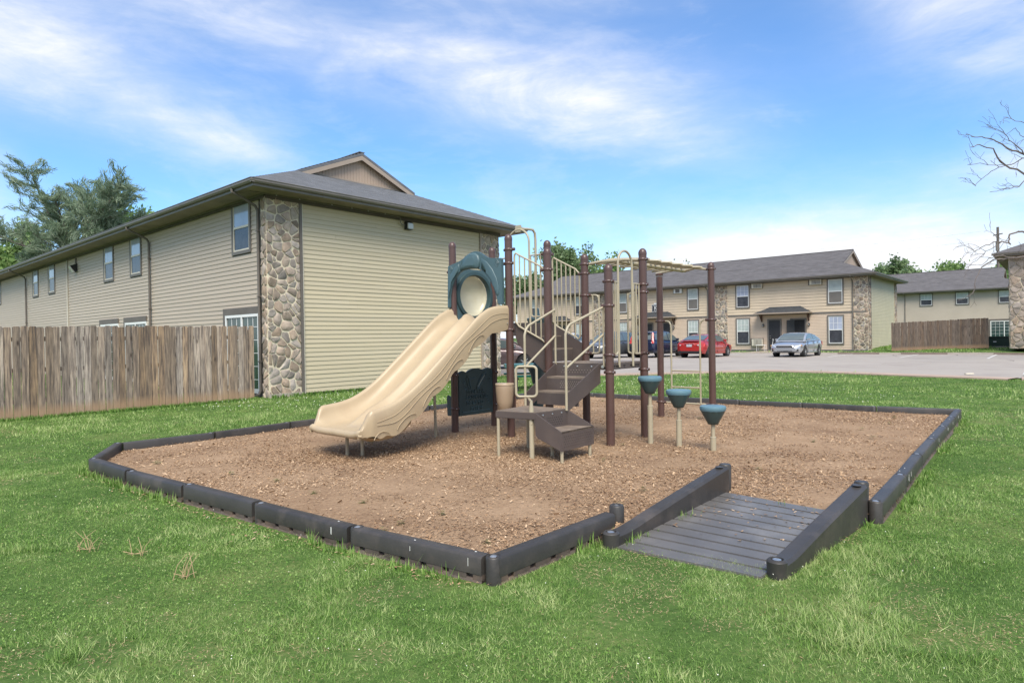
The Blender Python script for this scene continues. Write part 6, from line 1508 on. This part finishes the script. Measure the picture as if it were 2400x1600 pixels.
# small white table and chair by the charcoal door
q=B0+wdir*7.2-gdir*1.9; st_=thing('side_table','small white metal side table on the pavement left of the silver car','table',(q.x,q.y,hB),ang)
b=MB(); b.box((0,0,.52),(.5,.7,.03))
for sx in (-1,1):
    for sy in (-1,1): b.tube([(sx*.2,sy*.3,0),(sx*.2,sy*.3,.52)],.014,6)
b.build('frame',m_white,st_)
q=B0+wdir*6.2-gdir*1.8; ch=thing('garden_chair','white scroll-backed metal chair at the charcoal door behind the silver car','chair',(q.x,q.y,hB),ang)
b=MB(); b.box((0,0,.45),(.42,.42,.03)); b.build('seat',m_white,ch)
for s in (-1,1):
    b=MB(); b.tube([(.18,s*.2,.45),(.22,s*.22,.7),(.18,s*.16,.9),(.26,s*.2,1.0)],.016,6); b.build('back_scroll',m_white,ch)
    for t in (-1,1): b=MB(); b.tube([(t*.18,s*.18,0),(t*.18,s*.18,.45)],.014,6); b.build('leg',m_white,ch)
# utility pole and wires
up=thing('utility_pole','grey wooden utility pole rising behind the far roof at right','pole',(65.6,85,0)); b=MB(); b.tube([(0,0,0),(0,0,15.4)],[.22,.15],10); b.build('pole_shaft',m_twig,up,smooth=True)
b=MB(); b.tube([(-.25,-.1,12.2),(-.25,-.1,13.4)],.12,8); b.box((0,0,14.4),(.1,1.6,.12)); b.build('fittings',m_trimgrey,up)
b=MB()
for dz,dy in ((15.1,0),(13.9,.4)):
    b.tube([(-70*t,20*t+dy,dz-6*t*(1-t)*1.0-.8*t) for t in [k/20 for k in range(21)]],.009,4)
b.build('wires',m_trimgrey,up)
lt=thing('paper_litter','crumpled white paper at the kerb end of the path at far right','litter',(16.9,20.6,.06)); b=MB(); rr=random.Random(3)
b.lathe((0,0,0),[(.02,0),(.12,.03),(.10,.08),(.02,.10)],7); 
for i,v in enumerate(b.v): b.v[i]=(v[0]*1.8+rr.uniform(-.02,.02),v[1]+rr.uniform(-.02,.02),v[2]+rr.uniform(-.01,.01))
b.build('paper',m_white,lt)
lt=thing('paper_litter','small cream scrap lying on the lot edge beyond the right lawn','litter',(15.45,21.35,.06)); b=MB(); b.box((0,0,.03),(.28,.1,.05)); b.build('scrap',m_cream,lt,bevel=.01)

# ------------------------------------------------------------------ trees
def limb(b,P,d,L,r0,depth,rr,tips,up=.15,spread=.6,n=3,shrink=.68,wob=.25,rmin=.012):
    pts=[P];rs=[r0];q=P.copy();dd=d.normalized(); seg=4
    for k in range(seg):
        dd=(dd+Vector((rr.uniform(-wob,wob),rr.uniform(-wob,wob),rr.uniform(-wob,wob)+up*.3))).normalized(); q=q+dd*(L/seg); pts.append(q.copy()); rs.append(max(rmin*.6,r0*(1-.45*(k+1)/seg)))
    b.tube(pts,rs,5 if r0<.06 else 8,caps=False)
    if depth<=1: tips+= [(p_,dd) for p_ in pts[1:]]
    if depth>0:
        for k in range(n):
            t=rr.uniform(.4,1) if k else 1; base=pts[min(seg,int(t*seg))]; a=rr.uniform(0,2*PI); o=dd.orthogonal().normalized(); o2=dd.cross(o)
            nd_=(dd+(o*math.cos(a)+o2*math.sin(a))*rr.uniform(spread*.6,spread*1.3)+Vector((0,0,up))).normalized()
            limb(b,base,nd_,L*shrink*rr.uniform(.8,1.15),rs[min(seg,int(t*seg))]*.68,depth-1,rr,tips,up,spread,n,shrink,wob,rmin)
def leaves(name,tips,per,spread,size,m,parent,off,seed,flat=1.0,needle=False):
    r=np.random.default_rng(seed); K=len(tips)*per; base=np.repeat(np.array([list(t[0]) for t in tips]),per,0); dirs=np.repeat(np.array([list(t[1]) for t in tips]),per,0)
    cl_=np.repeat(r.normal(0,.16,len(tips)),per)
    g=r.normal(0,1,(K,3))*spread; g[:,2]*=flat; P=base+g-np.array(list(off))
    a=r.normal(0,1,(K,3)); a/=np.linalg.norm(a,axis=1)[:,None]
    if needle: a=a*.6+dirs*.9; a/=np.linalg.norm(a,axis=1)[:,None]
    c=np.cross(a,r.normal(0,1,(K,3))); c/=np.linalg.norm(c,axis=1)[:,None]; s=size*r.uniform(.6,1.4,K)
    U_=a*s[:,None]; V_=c*(s*(.11 if needle else .55))[:,None]
    q=np.stack([P-U_,P-V_,P+U_,P+V_],1); zrel=(P[:,2]-P[:,2].min())/(np.ptp(P[:,2])+1e-6)
    return fastmesh(name,q,4,m,np.clip(.45+cl_+r.normal(0,.15,K),0,1),parent)
def tree(label,x,y,H_,cw,m,seed,per=26,sz=.16,z0=0,trunk=.45,depth=3,cat='tree',spread=None,name='leafy_tree'):
    rr=random.Random(seed); t=thing(name,label,cat,(x,y,z0),group=None); b=MB(); tips=[]
    P=Vector((x,y,z0)); b.tube([P,P+Vector((0,0,H_*trunk*.5)),P+Vector((rr.uniform(-.2,.2),0,H_*trunk))],[H_*.022,H_*.018,H_*.015],10)
    for k in range(7):
        a=2*PI*k/7+rr.uniform(-.3,.3); base=P+Vector((0,0,H_*(trunk*.8+.12*rr.random())))
        limb(b,base,Vector((math.cos(a)*cw,math.sin(a)*cw,rr.uniform(.4,1.3))),H_*.26,H_*.009,depth-1,rr,tips,up=.12,spread=.75,n=3,shrink=.72)
    limb(b,P+Vector((0,0,H_*trunk)),Vector((0,0,1)),H_*.26,H_*.010,depth-1,rr,tips,up=.2,spread=.75,n=4,shrink=.72)
    b.build('trunk',m_bark,t,off=P,smooth=True); leaves('crown',tips,per,spread or H_*.030,sz,m,t,P,seed)
    return t
# big open pine at left
rr=random.Random(42); PX_=Vector((-33.8,48,0)); t=thing('pine_tree','large open grey-green pine rising behind the long left roof','tree',PX_); b=MB(); tips=[]
b.tube([PX_,PX_+Vector((.1,0,5)),PX_+Vector((.3,0,8.0))],[.42,.36,.28],10)
fork=PX_+Vector((.3,0,7.8))
for (dx,dz,L_,r0,ox) in ((-.50,1.25,7.4,.20,-1),(-.22,1.2,6.2,.16,-1),(.42,1.15,6.4,.17,1),(.62,.75,7.2,.16,1),(.05,1.2,4.6,.15,0),(.95,.55,5.8,.15,1),(-1.05,.42,6.6,.14,-1),(-1.0,.12,4.4,.12,-1),(1.0,.22,4.6,.12,1),(.8,.9,6.2,.14,1)):
    d=Vector((dx,rr.uniform(-.45,.45),dz)).normalized(); pts=[fork];rs=[r0];q=fork.copy(); dd=d
    for k in range(7):
        dd=(dd+Vector((rr.uniform(-.1,.1),rr.uniform(-.12,.12),-.0+rr.uniform(-.06,.06)))).normalized(); q=q+dd*(L_/7); pts.append(q.copy()); rs.append(r0*(1-.11*(k+1)))
        if True:
            for j in range(4):
                a=rr.uniform(0,2*PI); o=dd.orthogonal().normalized(); o2=dd.cross(o); nd_=(dd*.75+(o*math.cos(a)+o2*math.sin(a))*.9); nd_.z=nd_.z*.45+.12
                limb(b,q,nd_,L_*.24*(1.25-.09*k),.035,1,rr,tips,up=.10,spread=.55,n=2,shrink=.6,rmin=.01)
    b.tube(pts,rs,8,caps=False)
b.build('trunk',m_bark,t,off=PX_,smooth=True)
leaves('crown',tips,13,.14,.22,m_needle,t,PX_,5,.7,True)
tree('bright green broadleaf tree peeking out left of and below the big pine',-43.5,57,12.3,.9,m_leafl,3,per=30,sz=.22)
tree('light green tree just showing above the left roof, right of the pine',-31.6,55.5,14.2,.6,m_leafl,12,per=26,sz=.2)
tree('full grey-green tree behind the middle building above the stair guard',6.9,82,14.0,.5,m_leaf,21,per=46,sz=.22,spread=.45)
tree('green tree behind the ridge beneath the overhead ladder',12.5,90,13.0,.9,m_leafl,22,per=26,sz=.22)
tree('sparse treetop over the middle roof beside the far ladder post',24.2,96,13.4,.7,m_leaf,23,per=12,sz=.2)
tree('rounded dark treetop above the far roof, left of its lighter neighbour',62.5,102,12.9,.45,m_leaf,24,per=44,sz=.24)
tree('wide pale green tree above the far roof at right',69.2,102,13.2,1.0,m_leafl,25,per=26,sz=.26)
tree('green tree between the far roof and the right stone column',72.5,92,11.6,.9,m_leafl,26,per=26,sz=.24)
tree('low green tree left of the middle tree behind the roofs',1.6,88,10.5,.8,m_leaf,27,per=36,sz=.24)
# bare tree entering from the right edge
rr=random.Random(8); TB=Vector((29.5,29.0,0)); t=thing('bare_tree','leafless tree reaching thin twigs in from the right edge of the sky','tree',TB); b=MB(); tips=[]
b.tube([TB,TB+Vector((-.1,0,3)),TB+Vector((.1,0,6.6))],[.30,.26,.2],10)
def at(px,py,Y):
    dx=(px-1200)/1479;dy=(py-800)/1479; Xc=dx*cr-dy*sr; Yc=dx*sr+dy*cr; d=rt*Xc+dn*Yc+fw; return Vector((d.x/d.y*Y,Y,H+d.z/d.y*Y))
# main limbs laid out as world polylines at about 25-30 m
limbs=[([(2560,560,29),(2480,470,28.6),(2400,405,28),(2355,388,27.7),(2337,370,27.5),(2325,350,27.3),(2296,340,27),(2275,345,26.8)],.055),
       ([(2540,430,29),(2400,362,28.2),(2372,352,28),(2350,338,27.9),(2330,328,27.8),(2300,322,27.6),(2276,320,27.5)],.05),
       ([(2400,362,28.2),(2378,340,28),(2360,322,28),(2352,308,27.9)],.028),([(2480,400,28.6),(2420,370,28.5),(2395,372,28.4),(2370,385,28.3),(2340,392,28),(2316,408,27.9),(2294,425,27.8),(2287,436,27.8)],.03),
       ([(2520,470,28.6),(2400,425,28),(2385,440,28),(2362,440,28),(2345,447,27.9),(2320,450,27.8)],.03),([(2337,370,27.5),(2355,388,27.7),(2300,383,27.4),(2268,386,27.2)],.02),
       ([(2560,640,30),(2400,545,29),(2385,543,29),(2368,550,28.8),(2363,566,28.7),(2372,574,28.6),(2350,566,28.5),(2330,568,28.4),(2300,580,28.2),(2285,590,28.1)],.05),
       ([(2560,700,30),(2420,600,29),(2366,604,28.8),(2330,610,28.6),(2306,622,28.4),(2296,634,28.3),(2284,660,28.2),(2283,682,28.2)],.045),([(2366,604,28.8),(2340,598,28.6),(2316,606,28.4),(2300,622,28.3)],.03),([(2350,566,28.5),(2310,590,28.3),(2290,610,28.1),(2262,630,28)],.018),
       ([(2450,300,28.6),(2400,290,28),(2372,278,27.8),(2352,275,27.6)],.02),([(2430,340,28.2),(2392,318,28),(2380,300,28)],.02)]
for pts,r0 in limbs:
    P=[at(*p) for p in pts]; Q=[]
    for a,c in zip(P,P[1:]):
        for k in range(3): Q.append(a.lerp(c,k/3)+Vector((rr.uniform(-.04,.04),rr.uniform(-.05,.05),rr.uniform(-.04,.04))))
    Q.append(P[-1]); n=len(Q); b.tube(Q,[max(.011,r0*.95*(1-.75*i/n)) for i in range(n)],5,caps=False)
    for i in range(2,n,1):
        if rr.random()<.30:
            d=(Q[i]-Q[i-1]).normalized(); side=Vector((rr.uniform(-.5,.3),rr.uniform(-.5,.5),rr.uniform(-.9,.9))); limb(b,Q[i],d*.7+side,rr.uniform(.3,.8),.012,2,rr,[],up=0,spread=.6,n=2,shrink=.7,wob=.25,rmin=.010)
for (e_,z) in (((2560,560,29),5.2),((2540,430,29),6.0),((2560,640,30),4.6),((2560,700,30),4.0),((2450,300,28.6),6.6),((2480,400,28.6),6.2),((2520,470,28.6),5.8),((2430,340,28.2),6.4)):
    b.tube([TB+Vector((0,0,z)),TB.lerp(at(*e_),.55)+Vector((0,0,z*.45)),at(*e_)],[.11,.07,.035],6,caps=False)
b.build('branches',m_twig,t,off=TB,smooth=True)
print('objects',len(bpy.data.objects),'tris',sum(len(m.polygons) for m in bpy.data.meshes))
